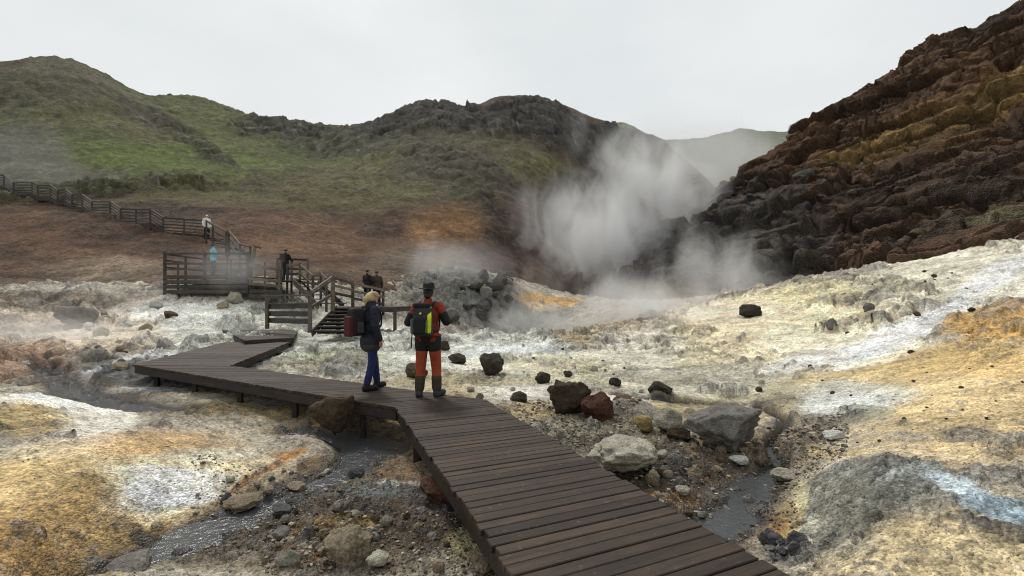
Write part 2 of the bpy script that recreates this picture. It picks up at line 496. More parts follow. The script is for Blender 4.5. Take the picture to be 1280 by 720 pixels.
PATCHES = [
    # far left flats
    (150, 400, 260, 34, WHITE), (310, 392, 110, 16, (.60, .60, .55), .9), (60, 382, 110, 14, (.22, .18, .13), .8), (70, 400, 70, 10, (.4, .33, .24), .7),
    (90, 424, 130, 20, (.56, .46, .35), .9), (10, 462, 90, 26, (.33, .21, .14), .95), (20, 412, 60, 14, (.42, .31, .22), .7),
    (190, 468, 120, 28, (.20, .20, .19), .95), (140, 478, 70, 16, DARK, .6), (215, 455, 36, 8, (.5, .5, .5), .7), (170, 452, 34, 5, (.55, .56, .55), .8, .3, 20), (120, 468, 30, 5, (.55, .56, .55), .7, .3, 20),
    (250, 440, 50, 10, (.5, .5, .46), .9), (130, 505, 110, 16, (.10, .085, .07), .9), (150, 490, 26, 5, (.5, .48, .44), .7), (205, 490, 30, 6, (.3, .35, .38), .7),
    (50, 376, 150, 12, (.21, .165, .115), .85, .6), (200, 372, 120, 7, (.30, .25, .19), .6, .7), (330, 372, 80, 7, (.28, .23, .18), .6, .7), (450, 378, 90, 9, (.3, .27, .22), .6, .7),
    # white flat in the middle
    (440, 430, 170, 36, (.46, .46, .40)), (640, 440, 190, 46, (.48, .48, .42)), (470, 415, 60, 6, (.6, .6, .54), .8), (430, 450, 60, 8, (.28, .27, .16), .7),
    (400, 462, 60, 8, (.22, .2, .12), .6), (690, 455, 100, 14, (.56, .51, .37), .8), (560, 484, 90, 20, (.40, .34, .22), .9), (655, 440, 80, 9, (.50, .52, .51), .8),
    (610, 385, 100, 26, (.15, .15, .135), .95), (600, 405, 60, 10, (.26, .26, .24), .7), (600, 372, 90, 26, (.115, .115, .105), .9), (575, 392, 50, 10, (.2, .2, .185), .6), (685, 378, 44, 12, (.50, .29, .085), 1.0, .25), (674, 383, 18, 5, (.62, .48, .27), .8),
    (760, 372, 60, 12, (.2, .11, .07), .8), (735, 422, 50, 14, (.34, .24, .10), .75), (780, 415, 40, 14, (.52, .38, .25), .7), (640, 492, 40, 14, (.62, .61, .57), .6, .7), (600, 478, 90, 7, (.34, .29, .16), .55),
    (735, 470, 80, 10, (.42, .38, .22), .6), (790, 470, 50, 8, (.22, .22, .22), .6),
    # strip in front of the cross boardwalk
    (330, 512, 150, 15, (.20, .145, .065), .95), (230, 497, 70, 8, (.36, .34, .27), .7), (340, 504, 30, 5, (.3, .31, .3), .6), (300, 492, 110, 8, (.33, .29, .2), .7), (440, 528, 90, 18, (.23, .16, .075), .9),
    # the left mound
    (150, 610, 260, 105, (.62, .51, .32)), (60, 500, 70, 13, (.62, .61, .58), .95, .3), (120, 530, 52, 20, (.60, .57, .50), .85), (30, 528, 60, 22, (.45, .33, .14), .8),
    (200, 552, 90, 16, (.56, .33, .12), .55, .7), (185, 562, 60, 8, (.6, .38, .16), .45, .7), (270, 572, 80, 12, (.62, .56, .44), .7), (190, 612, 120, 34, (.66, .63, .56), .95), (215, 626, 74, 18, (.72, .71, .68), .9),
    (222, 634, 30, 7, (.20, .24, .28), .85), (170, 655, 30, 8, (.6, .62, .62), .8), (95, 596, 70, 30, (.60, .49, .30), .7), (40, 610, 90, 46, (.54, .39, .18), .85), (60, 680, 130, 40, (.40, .265, .11), .9), (30, 700, 90, 30, (.30, .18, .065), .7),
    (110, 712, 60, 16, (.30, .2, .07), .7), (335, 592, 56, 5, (.34, .14, .035), .75, .6, 28), (300, 613, 36, 4, (.32, .14, .035), .7, .6, 28), (360, 572, 24, 8, (.42, .2, .05), .8), (160, 690, 60, 8, (.38, .25, .07), .8, .3, 25),
    # bank between the stream and the boardwalk
    (470, 640, 170, 72, (.06, .042, .024)), (500, 570, 60, 45, (.17, .105, .045), .85), (400, 585, 30, 12, (.30, .19, .09), .8), (455, 618, 64, 12, (.14, .155, .155), .9), (500, 607, 40, 6, (.36, .35, .31), .7), (430, 600, 40, 6, (.34, .27, .12), .6),
    (415, 660, 60, 14, (.20, .125, .035), .8), (372, 702, 34, 11, (.30, .12, .035), .95), (595, 680, 38, 26, (.36, .33, .16), .8), (545, 640, 44, 24, (.05, .038, .026), .85), (300, 640, 30, 9, (.24, .2, .14), .6),
    (565, 545, 40, 50, (.20, .15, .08), .8), (250, 690, 80, 10, (.08, .055, .03), .8), (330, 706, 120, 20, (.10, .075, .045), .7),
    # right of the boardwalk
    (760, 560, 110, 54, (.17, .15, .10)), (660, 520, 50, 18, (.28, .215, .10), .85), (690, 540, 50, 14, (.24, .22, .15), .8), (850, 598, 104, 42, (.062, .044, .026)), (860, 640, 50, 20, (.30, .165, .065), .9), (800, 632, 40, 10, (.32, .18, .08), .8),
    (890, 520, 120, 22, (.36, .30, .19), .9), (770, 500, 60, 8, (.6, .57, .5), .7), (850, 510, 60, 7, (.54, .44, .22), .7), (900, 505, 90, 8, (.13, .11, .09), .75), (980, 560, 60, 34, (.17, .13, .08), .9), (900, 565, 60, 20, (.15, .11, .07), .8),
    (880, 455, 150, 34, (.50, .45, .30)), (800, 440, 60, 30, (.52, .49, .41), .8), (860, 470, 90, 14, (.34, .33, .27), .7), (930, 470, 60, 16, (.44, .42, .34), .7), (860, 492, 80, 8, (.5, .48, .4), .7),
    (960, 400, 130, 46, (.62, .53, .36)), (910, 392, 70, 18, (.66, .52, .38), .8), (1020, 370, 60, 16, (.56, .50, .30), .8), (1200, 340, 130, 56, (.56, .52, .41)), (1140, 385, 70, 18, (.50, .46, .34), .7), (1120, 360, 40, 10, (.40, .37, .24), .7),
    (1200, 500, 190, 66, (.58, .44, .24)), (1060, 440, 110, 24, (.60, .55, .42), .9), (1130, 420, 110, 16, (.60, .60, .585), .95, .35, 24), (1010, 455, 60, 12, (.58, .57, .53), .8, .35, 15), (1240, 350, 60, 16, (.60, .59, .57), .9, .35, 30), (1180, 395, 40, 12, (.6, .6, .585), .9, .35, 25),
    (1255, 412, 80, 26, (.56, .34, .11), .9), (1230, 450, 100, 22, (.58, .40, .17), .8), (1100, 470, 80, 14, (.52, .38, .17), .8, .35, 12), (1050, 475, 70, 12, (.54, .43, .24), .8), (1075, 500, 70, 20, (.46, .46, .40), .95), (1050, 512, 50, 16, (.52, .53, .50), .85), (1085, 522, 40, 10, (.24, .25, .2), .7), (1045, 530, 40, 8, (.2, .2, .17), .6),
    (1120, 535, 60, 10, (.40, .33, .2), .6), (1210, 545, 36, 12, (.23, .21, .17), .85), (1130, 548, 30, 6, (.26, .24, .2), .7), (1050, 570, 50, 10, (.42, .34, .18), .7),
    (1180, 680, 170, 60, (.52, .42, .25)), (1090, 605, 100, 40, (.20, .205, .18), .95), (1040, 640, 50, 50, (.25, .25, .2), .9), (1060, 680, 40, 30, (.24, .23, .18), .7), (1150, 596, 50, 12, (.28, .3, .29), .8), (1195, 612, 44, 15, (.42, .49, .52), .9, .35, -25), (1255, 640, 60, 14, (.27, .36, .42), .95, .35, -12), (1250, 628, 50, 6, (.46, .52, .55), .7, .35, -12), (1245, 596, 50, 16, (.24, .23, .2), .7), (1240, 664, 60, 8, (.10, .10, .10), .8, .35, -15), (1240, 690, 40, 14, (.28, .23, .14), .6),
    (985, 650, 22, 34, (.42, .31, .12), .8), (1000, 620, 12, 22, (.5, .46, .28), .8), (960, 660, 24, 16, (.40, .19, .05), .8), (1012, 676, 14, 26, (.44, .43, .34), .7), (930, 662, 30, 12, (.25, .25, .24), .7), (990, 695, 30, 16, (.09, .09, .088), .9),
]
warp = .42 * fbm(gx, gy, .55, 6, 3, .62) + .36 * fbm(gx, gy, 2.6, 6, 5, .72)
gcol = paint((.36, .32, .25), gx, gy, PATCHES, ground_base, warp)

ha, hb = hit(585, 358, ground_base), hit(625, 398, ground_base)
hd, _ = seg_dist(gx, gy, ha[0], ha[1], hb[0], hb[1])
hk = (sstep(1.25, .55, hd / 5.5 + warp * .8) * .88)[:, None]
gcol = gcol * (1 - hk) + np.array((.125, .125, .115)) * hk
z, sd = ground_carve(gx, gy, gz0)
gr = np.hypot(gx, gy)
lum = gcol.mean(1)
# relief: low swell, broken crust, half-buried stones, gravel
crust = sstep(.36, .50, lum)
muddy = sstep(.30, .12, lum)
amp_far = sstep(7, 20, gr); near = sstep(15, 6, gr)
sat = (gcol.max(1) - gcol.min(1)) / gcol.max(1)
grey = sstep(.38, .22, sat) * sstep(.36, .26, lum) * near
rub = fbm(gx, gy, .35, 4, 41); rubm = sstep(-.2, .25, rub + .5 * grey + .25 * muddy + .25 * amp_far - .25 * crust - .3 * sstep(.47, .52, lum))
wx = gx + .10 * fbm(gx, gy, 2.5, 3, 8); wy = gy + .10 * fbm(gx, gy, 2.5, 3, 9)
rel = .07 * fbm(gx, gy, .5, 5, 33, .55) + (.022 + .12 * amp_far) * fbm(gx, gy, 1.1, 6, 35, .64, True)
rel = rel + (.016 + .02 * muddy) * fbm(gx, gy, 6.0, 5, 55, .7, True) * near
b1, e1, i1 = blocks(wx * 1.1, wy * 1.1, 11, .7, .5)
b2, e2, i2 = blocks(wx * 3.3, wy * 3.3, 13, .7, .5)
b3, e3, i3 = blocks(wx * 9.0, wy * 9.0, 15, .8, .6)
rel = rel + (.03 + .24 * amp_far) * b1 * rubm * (.35 + .65 * amp_far) + (.030 + .06 * amp_far) * b2 * (.25 + .75 * rubm) * (1 - .5 * crust * near) + .016 * b3 * near * (.3 + .7 * rubm)
s1, m1, j1 = stones(wx * .8, wy * .8, 61, .45 * amp_far * rubm)
s2, m2, j2 = stones(wx * 2.4, wy * 2.4, 63, (.15 + .3 * muddy + .2 * amp_far) * rubm)
s3, m3, j3 = stones(wx * 6.0, wy * 6.0, 65, np.clip(.12 + .5 * grey + .55 * muddy * rubm + .25 * rubm * (1 - crust), 0, .85))
s4, m4, j4 = stones(wx * 15.0, wy * 15.0, 67, np.clip(.30 + .5 * grey + .5 * muddy * rubm + .2 * rubm, 0, .95) * sstep(11, 7, gr))
rel = rel + s1 / .8 * .7 + s2 / 2.4 + s3 / 6.0 + s4 / 15.0
undulate = 1 - .45 * sstep(1.6, .7, sd)
keep_low = np.ones_like(z)
for i in range(len(DECK_L) - 1):
    q = [DECK_L[i], DECK_R[i], DECK_R[i + 1], DECK_L[i + 1]]
    keep_low = np.minimum(keep_low, 1 - .7 * sstep(-.3, .15, quad_inside(gx, gy, q, .1)))
pit = hit(685, 380, ground_base)
pk = np.exp(-(((gx - pit[0]) / 3.2) ** 2 + ((gy - pit[1]) / 3.0) ** 2))
z = z + rel * undulate * keep_low * sstep(1.0, 2.0, gr) * (1 - pk)
gz = z
wet = np.clip(sstep(1.9, .8, sd) * .9 + .35 * sstep(.11, .06, lum), 0, 1)
# brown silt along the banks
bank = (sstep(2.1, .9, sd) * .75 * sstep(-.3, .5, fbm(gx, gy, 1.3, 4, 71) + .3))[:, None]
gcol = gcol * (1 - bank) + np.array((.15, .095, .045)) * bank
bed = sstep(1.15, .8, sd)[:, None]
gcol = gcol * (1 - bed) + np.array((.055, .05, .045)) * bed
# every stone and clod has its own tone, cracks between clods stay dark with dirt
def tone_in(mask, ids, k, lo=.10, hi=.42, amt=.8):
    global gcol
    v = (lo + (hi - lo) * rid(ids, 8) ** 1.6) * (1 - .45 * muddy)
    warm = rid(ids, 9) * .35
    c = np.stack([v * (1 + .12 * warm), v * (1 - .06 * warm), v * (1 - .45 * warm)], 1)
    m = (mask * amt)[:, None]
    gcol = gcol * (1 - m) + (c * .65 + gcol * .35) * m
clodtone = 1 + (.34 * (i1 - .5) * (.4 + .6 * amp_far) + .30 * (i2 - .5) + .30 * (i3 - .5) * near) * (.35 + .65 * rubm)
fine = 1 + (.36 + .30 * amp_far) * np.clip(fbm(gx, gy, 2.2, 6, 81, .78), -1, 1) + .25 * amp_far * np.clip(fbm(gx, gy, .7, 4, 82, .7), -1, 1) + .30 * np.clip(fbm(gx, gy, 12.0, 4, 83, .75), -1, 1) * 1.5 * near
gcol = gcol * (clodtone * fine * (1.12 + .20 * crust))[:, None]
dirt = (.5 * (1 - e1) * amp_far * rubm + .45 * (1 - e2) * rubm + .35 * (1 - e3) * near * rubm).clip(0, .6)[:, None]
gcol = gcol * (1 - dirt) + np.array((.10, .085, .06)) * dirt
tone_in(m1, j1, 1, .07, .45); tone_in(m2, j2, 2, .07, .42); tone_in(m3, j3, 3, .06, .40); tone_in(m4, j4, 4, .05, .40, .75)
# streaks of brown and rust silt over the pale crust
silt = (sstep(.12, .5, fbm(gx * 1.0, gy * .45, .8, 6, 87, .68)) * .45 * sstep(.3, .5, lum) * (1 - .5 * near))[:, None]
gcol = gcol * (1 - silt) + np.array((.24, .19, .11)) * silt
white = (sstep(.28, .55, fbm(gx, gy, 1.3, 6, 89, .7)) * .6 * sstep(.25, .42, lum) * (.45 + .55 * near))[:, None]
gcol = np.clip(gcol * (1 - white) + np.array((.60, .59, .555)) * white, .012, .78)
M_GROUND = terrain_mat('geothermal_crust', 9.0, 16.0, .035, .92, .9, speck_amt=.55, contrast=.5)
ground = link('ground', grid_mesh('ground', GX, GY, gz.reshape(GX.shape), gcol, wet, wrap=True), M_GROUND, kind='structure')

def ground_z(x, y):
    """finished height of the ground next to a point (nearest mesh vertex)"""
    th = math.atan2(x, y) % (2 * math.pi); r = math.hypot(x, y)
    tt = TH % (2 * math.pi)
    j = int(np.argmin(np.abs((tt - th + math.pi) % (2 * math.pi) - math.pi)))
    i = int(np.argmin(np.abs(RR - r)))
    return float(gz[i * len(TH) + j])

# ------------------------------------------------------------------ hills
def hill_grid(th0, th1, nth, r0, r1, nr):
    T, Rr = np.linspace(th0, th1, nth), np.geomspace(r0, r1, nr)
    RG, TG = np.meshgrid(Rr, T, indexing='ij')
    return RG * np.sin(TG), RG * np.cos(TG)

HX, HY = hill_grid(R(-57), R(24), 620, 27, 175, 380)
hx, hy = HX.ravel(), HY.ravel()
hz = hill_tps(hx, hy)
SOIL, RED = (.125, .072, .045), (.15, .082, .05)
HPATCH = [
    (150, 170, 400, 75, (.105, .115, .045)), (500, 210, 330, 60, (.115, .105, .055)), (60, 110, 120, 40, (.095, .09, .055), .9), (100, 95, 90, 12, (.16, .15, .10), .6, .35, -20), (130, 205, 130, 34, (.088, .112, .030), .9), (260, 205, 110, 26, (.105, .135, .036), .9),
    (280, 170, 90, 24, (.115, .13, .045), .9), (400, 205, 60, 20, (.09, .12, .035), .8), (200, 165, 60, 16, (.085, .075, .055), .85, .35, -25), (250, 190, 70, 7, (.07, .065, .045), .8, .35, -25), (20, 190, 60, 30, (.09, .085, .06), .8), (50, 225, 120, 14, (.11, .105, .07), .8),
    (200, 243, 230, 8, (.05, .06, .025), .75), (260, 255, 220, 10, (.15, .135, .065), .8), (450, 250, 130, 18, (.14, .125, .06), .8), (500, 195, 70, 18, (.14, .15, .05), .8), (440, 225, 60, 14, (.15, .14, .07), .6), (680, 215, 50, 14, (.13, .125, .045), .7), (790, 205, 50, 13, (.085, .115, .035), .8), (740, 230, 60, 14, (.14, .13, .09), .6),
    (460, 180, 120, 26, (.075, .07, .055), .8), (540, 145, 90, 18, (.06, .056, .048), .9), (660, 150, 120, 32, (.062, .058, .052), .95), (770, 172, 70, 18, (.055, .052, .047), .95), (560, 215, 70, 20, (.08, .072, .052), .8), (600, 250, 60, 26, (.085, .075, .048), .85), (345, 165, 60, 12, (.06, .058, .045), .8),
    (300, 310, 420, 52, SOIL, 1.0, .2), (-100, 310, 200, 50, SOIL, 1.0, .2), (40, 290, 110, 26, (.17, .095, .055), .8), (140, 290, 60, 14, (.085, .055, .04), .8), (180, 272, 110, 12, (.085, .062, .045), .85), (140, 335, 60, 14, (.36, .27, .19), .7), (60, 335, 80, 20, (.12, .075, .05), .7), (90, 318, 60, 8, (.2, .12, .075), .6), (380, 300, 80, 34, (.22, .125, .07), .85), (450, 320, 60, 26, (.2, .115, .065), .7), (480, 290, 50, 10, (.075, .05, .04), .8), (560, 290, 56, 36, (.30, .155, .06), .9), (530, 330, 80, 22, (.2, .15, .105), .7), (670, 300, 84, 60, (.075, .046, .034), .97), (650, 330, 50, 20, (.09, .05, .035), .8), (740, 250, 60, 30, (.13, .115, .09), .8), (720, 300, 40, 30, (.09, .07, .055), .7),
    (60, 362, 130, 9, (.24, .19, .14), .6, .7), (180, 350, 90, 10, (.26, .20, .145), .6, .7), (140, 338, 70, 12, (.34, .26, .18), .55, .7), (420, 345, 120, 8, (.22, .16, .11), .55, .7), (300, 285, 110, 12, (.17, .10, .065), .6, .6),
]
hw = .40 * fbm(hx, hy, .045, 6, 103, .62) + .2 * fbm(hx, hy, .35, 4, 105, .6)
hcol = paint((.125, .075, .047), hx, hy, HPATCH, hill_tps, hw, 20)
hr = np.hypot(hx, hy)
green = sstep(.0, .03, hcol[:, 1] - hcol[:, 0])
rocky = sstep(.085, .06, hcol.mean(1)) * (1 - green)
qx = hx + 1.2 * fbm(hx, hy, .2, 3, 7); qy = hy + .5 * hz + 1.2 * fbm(hx, hy, .2, 3, 8)
k1, ke1, ki1 = blocks(qx * .20, qy * .20, 111, .9, .9)
k2, ke2, ki2 = blocks(qx * .60, qy * .60, 113, .9, .9)
crag = np.clip(rocky + .35 * sstep(.0, .3, fbm(hx, hy, .06, 4, 117)) * (1 - green), 0, 1)
rh = 1.3 * fbm(hx, hy, .05, 5, 121, .55, True) + .5 * fbm(hx, hy, .22, 5, 123, .62, True) * (1 - .7 * green)
rh = rh + crag * (.9 * k1 + .40 * k2 + .35 * fbm(hx, hy, .35, 5, 125, .65, True))
t1, tm1, tj1 = stones(qx * .5, qy * .5, 141, .35 * (1 - green))
rh = rh + 1.1 * t1
rh = rh + .22 * fbm(hx, hy, 1.1, 4, 127, .65)
hcol = hcol * (1 + .35 * np.clip(fbm(hx, hy, .12, 5, 151, .65), -1, 1))[:, None]
soil0 = sstep(.0, .03, hcol[:, 0] - hcol[:, 1])
rh = rh * (1 - .6 * soil0)
rh = rh * (.35 + .65 * sstep(28, 60, hr)) - .4 * sstep(32, 27, hr)
hzz = hz + rh
tuft = sstep(-.1, .4, fbm(hx, hy, .9, 4, 135, .7)) * (1 - rocky)
tone = (1 + .30 * np.clip(fbm(hx, hy, .25, 5, 131, .65), -1, 1) + .40 * np.clip(fbm(hx, hy, 1.0, 4, 133, .7), -1, 1) + crag * (.5 * (ki1 - .5) + .7 * (ki2 - .5)))[:, None]
hcol = hcol * tone
grassy = sstep(-.012, .012, hcol[:, 1] - hcol[:, 0] * .95)
hcol = hcol + (np.array((.075, .065, .03)) * (tuft * grassy * .7)[:, None])
stc = (tm1 * .6 * (1 - .75 * sstep(.0, .03, hcol[:, 0] - hcol[:, 1])))[:, None]
hcol = hcol * (1 - stc) + (np.array((.16, .145, .115)) * (.4 + 1.2 * tj1)[:, None]) * stc
soil = sstep(.0, .03, hcol[:, 0] - hcol[:, 1])
hcol = np.clip(hcol * (.86 - .14 * soil)[:, None], .008, 1)
M_HILL = terrain_mat('hill_turf_and_soil', 1.6, 1.5, .25, .95, .35, speck_col=(.16, .145, .10), speck_amt=.5, contrast=.45)
keep = (hzz > ground_tps(hx, hy) - 1.5)
hill = link('hill', grid_mesh('hill', HX, HY, hzz.reshape(HX.shape), hcol, np.zeros(hx.size), keep=keep), M_HILL, kind='structure')

SX, SY = hill_grid(R(0), R(60), 620, 24, 95, 420)
sx, sy = SX.ravel(), SY.ravel()
sz = scree_tps(sx, sy)
SPATCH = [
    (1150, 150, 330, 170, (.085, .047, .026)), (1180, 90, 160, 40, (.10, .058, .032), .8, .4, 35), (900, 310, 110, 70, (.055, .050, .044), .95), (980, 300, 70, 50, (.062, .053, .044), .8), (820, 330, 90, 40, (.052, .05, .046), .95), (740, 345, 70, 22, (.12, .07, .05), .85), (700, 360, 60, 12, (.15, .085, .06), .8),
    (1150, 170, 130, 18, (.20, .125, .045), .8, .4, 27), (1090, 190, 60, 12, (.23, .15, .055), .85, .4, 28), (1240, 130, 60, 22, (.22, .14, .05), .8, .4, 30), (1200, 185, 40, 10, (.17, .1, .04), .7, .4, 25), (1170, 300, 120, 26, (.068, .05, .036), .85, .4, 12), (1090, 260, 120, 30, (.06, .040, .028), .7, .4, 20), (1230, 245, 60, 22, (.095, .075, .055), .7), (1260, 285, 40, 14, (.15, .135, .075), .8), (1230, 262, 50, 8, (.12, .065, .03), .7), (1240, 220, 70, 10, (.055, .037, .027), .8, .4, 25), (1120, 120, 90, 12, (.06, .036, .024), .7, .4, 40),
]
sw = .4 * fbm(sx, sy, .08, 6, 203, .62) + .25 * fbm(sx, sy, .6, 4, 205, .6)
scol = paint((.085, .05, .03), sx, sy, SPATCH, scree_tps, sw, 20)
# strata dipping along the slope: boulders and broken ledges
u = sx * .80 + sy * .2; vv = sz * 1.0 - sx * .45
pu = u + 1.0 * fbm(sx, sy, .25, 3, 7); pv = vv + .8 * fbm(sx, sy, .25, 3, 8)
k1, ke1, wid = blocks(pu * .15, pv * .42, 211, .9, .8)
k2, ke2, vid = blocks(pu * .42, pv * .85, 213, 1.0, .9)
k3, ke3, qid = blocks(pu * 1.3, pv * 2.0, 215, 1.0, .9)
sr = np.hypot(sx, sy)
low = sstep(14, 5, sz)
rs = .9 * fbm(u, vv * 2.2, .10, 5, 221, .6, True) + .4 * fbm(u, vv * 2.0, .45, 5, 223, .62, True)
rs = rs + 1.25 * k1 + .95 * k2 + .48 * k3
t1, tm1, tj1 = stones(pu * .55, pv * .8, 241, .25 + .3 * low)
t2, tm2, tj2 = stones(pu * 1.5, pv * 2.0, 243, .35 + .3 * low)
rs = rs + 1.5 * t1 + .5 * t2
rs = rs + .14 * fbm(sx, sy, 2.2, 4, 225, .65)
rs = rs * (.45 + .55 * sstep(26, 36, sr)) - .7
# push the rock out along the slope's own normal so that ledges overhang instead of dripping
P3 = np.stack([SX, SY, sz.reshape(SX.shape)], -1)
nrm = np.cross(np.gradient(P3, axis=1), np.gradient(P3, axis=0))
nrm *= np.sign(nrm[..., 2:3]); nrm /= np.linalg.norm(nrm, axis=-1, keepdims=True)
P3 = P3 + nrm * rs.reshape(SX.shape)[..., None] * .9
SX, SY = P3[..., 0], P3[..., 1]
sx, sy, szz = SX.ravel(), SY.ravel(), P3[..., 2].ravel()
tone = (1 + .35 * (wid - .5) + .6 * (vid - .5) + .5 * (qid - .5) + .5 * tm1 * (tj1 - .35) + .6 * tm2 * (tj2 - .4) + .25 * np.clip(fbm(sx, sy, .9, 5, 231, .65), -1, 1))[:, None]
scol = np.clip(scol * tone * (.55 + .45 * np.minimum(ke1, ke2))[:, None], .008, 1)  # shade in the gaps between blocks is painted into the tint
M_SCREE = terrain_mat('dark_scree_rock', 2.4, 2.6, .22, .9, .6, speck_col=(.12, .10, .075), speck_amt=.5, contrast=.45)
keep = (szz > ground_tps(sx, sy) - 1.5)
scree = link('scree_hill', grid_mesh('scree_hill', SX, SY, szz.reshape(SX.shape), scol, np.zeros(sx.size), keep=keep, flat=True), M_SCREE, kind='structure')

# far ridge closing the valley
FX, FY = hill_grid(R(-6), R(46), 260, 210, 420, 70)
fx, fy = FX.ravel(), FY.ravel()
fp = [world_at(*p) for p in [(640, 350, 215), (800, 330, 215), (900, 330, 215), (1000, 330, 215), (1200, 330, 215), (640, 200, 300), (720, 170, 320), (780, 158, 330), (830, 178, 300), (860, 178, 300), (925, 164, 300), (960, 168, 300), (1010, 166, 300), (1200, 165, 300),
                             (850, 220, 260), (950, 220, 260), (1050, 220, 260), (760, 240, 250)]]
fp += [behind(*p, dY=60, drop=15) for p in [(640, 200, 300), (780, 158, 330), (860, 178, 300), (960, 168, 300), (1200, 165, 300)]]
far_tps = Surface(fp, R(48))
fz = far_tps(fx, fy) + 3.0 * fbm(fx, fy, .03, 5, 301, .6, True)
fcol = np.clip(np.array((.10, .115, .055)) * (1 + .5 * fbm(fx, fy, .06, 5, 305, .6))[:, None], .01, 1)
far_hill = link('far_hill', grid_mesh('far_hill', FX, FY, fz.reshape(FX.shape), fcol, np.zeros(fx.size)), M_HILL, kind='structure')

# ------------------------------------------------------------------ water
def ribbon(name, pts, ws, zlev, grow=2.3):
    bm = bmesh.new()
    L = []
    for i, p in enumerate(pts):
        a, b = pts[max(i - 1, 0)], pts[min(i + 1, len(pts) - 1)]
        tx, ty = b[0] - a[0], b[1] - a[1]; n = math.hypot(tx, ty)
        w = ws[i] * grow
        L.append((bm.verts.new((p[0] - ty / n * w, p[1] + tx / n * w, zlev)), bm.verts.new((p[0] + ty / n * w, p[1] - tx / n * w, zlev))))
    for (a, b), (c, d) in zip(L, L[1:]):
        bm.faces.new((a, b, d, c))
    bmesh.ops.recalc_face_normals(bm, faces=bm.faces)
    for f in bm.faces:
        if f.normal.z < 0: f.normal_flip()
    me = bpy.data.meshes.new(name); bm.to_mesh(me); bm.free()
    return me
mw = Mat('stream_water')
p = mw.pos()
mw.b.inputs['Base Color'].default_value = (.058, .061, .064, 1)
mw.b.inputs['Roughness'].default_value = .07
mw.b.inputs['IOR'].default_value = 1.33
mw.b.inputs['Specular IOR Level'].default_value = .8
mw.bump(mw.math('ADD', mw.noise(9, 4, .6, p, 1.0), mw.math('MULTIPLY', mw.noise(28, 3, .6, p, .5), .4)), .6, .03)
M_WATER = mw.m
link('stream', ribbon('stream', STREAM_A, WIDTH_A, WATER), M_WATER, kind='structure')
link('stream', ribbon('stream', STREAM_B, WIDTH_B, WATER + .004), M_WATER, kind='structure')
link('stream', ribbon('stream', STREAM_C, WIDTH_C, WATER + .02), M_WATER, kind='structure')
# ------------------------------------------------------------------ wood
def wood_mat(name, c1, c2, rough=.62, grain_axis=0, wear=.5):
    m = Mat(name)
    o = m.obj()
    mp = m.node('ShaderNodeMapping')
    mp.inputs['Scale'].default_value = (1.2, 26, 26) if grain_axis == 0 else (26, 26, 1.2)
    addv = m.node('ShaderNodeVectorMath', operation='ADD')
    m.link(o, addv.inputs[0])
    rn = m.rnd()
    cmb = m.node('ShaderNodeCombineXYZ')
    for i in range(3): m.link(m.math('MULTIPLY', rn, 37.0 + 11 * i), cmb.inputs[i])
    m.link(cmb.outputs[0], addv.inputs[1])
    m.link(addv.outputs[0], mp.inputs[0])
    g = m.noise(1.0, 5, .65, mp.outputs[0], .4)
    blot = m.noise(2.6, 5, .7, m.pos(), .3)
    c = m.mix(m.ramp(g, [(.3, 0.0), (.7, 1.0)]), c1, c2)
    c = m.mix(1.0, c, m.ramp(rn, [(0.0, .62), (1.0, 1.4)]), 'MULTIPLY')
    c = m.mix(1.0, c, m.ramp(blot, [(.3, 1 - wear), (.7, 1 + wear * .8)]), 'MULTIPLY')
    dirt = m.ramp(m.noise(14, 4, .7, m.pos()), [(.60, 0.0), (.72, .5)])
    c = m.mix(dirt, c, (.16, .135, .10))
    m.link(c, m.b.inputs['Base Color'])
    m.link(m.ramp(blot, [(.3, rough - .16), (.7, rough + .15)]), m.b.inputs['Roughness'])
    m.b.inputs['Specular IOR Level'].default_value = .28
    m.bump(g, .5, .006)
    return m.m
M_DECK = wood_mat('dark_wet_deck_wood', (.021, .0140, .0092), (.055, .037, .0245), .62)
M_EDGE = wood_mat('dark_edge_beam_wood', (.018, .013, .011), (.035, .027, .022), .6)
M_RAIL = wood_mat('weathered_rail_wood', (.075, .06, .046), (.17, .14, .11), .7)
M_RAILD = wood_mat('dark_weathered_wood', (.035, .03, .026), (.085, .073, .062), .7)

def empty(name, loc, label, cat, group=None):
    o = bpy.data.objects.new(name, None); COL.objects.link(o)
    o.location = loc; o.empty_display_size = .2
    o['label'] = label; o['category'] = cat
    if group: o['group'] = group
    return o

def beam_mesh(name, L, w, h, ch=.006):
    """a beam along local x from 0 to L, w across (y), h up (z), with broken long edges"""
    c = min(ch, w * .2, h * .2)
    prof = [(-w/2 + c, -h/2), (w/2 - c, -h/2), (w/2, -h/2 + c), (w/2, h/2 - c), (w/2 - c, h/2), (-w/2 + c, h/2), (-w/2, h/2 - c), (-w/2, -h/2 + c)]
    bm = bmesh.new()
    a = [bm.verts.new((0, y, z)) for y, z in prof]; b = [bm.verts.new((L, y, z)) for y, z in prof]
    n = len(prof)
    for i in range(n): bm.faces.new((a[i], a[(i + 1) % n], b[(i + 1) % n], b[i]))
    bm.faces.new(a[::-1]); bm.faces.new(b)
    bmesh.ops.recalc_face_normals(bm, faces=bm.faces)
    me = bpy.data.meshes.new(name); bm.to_mesh(me); bm.free()
    return me

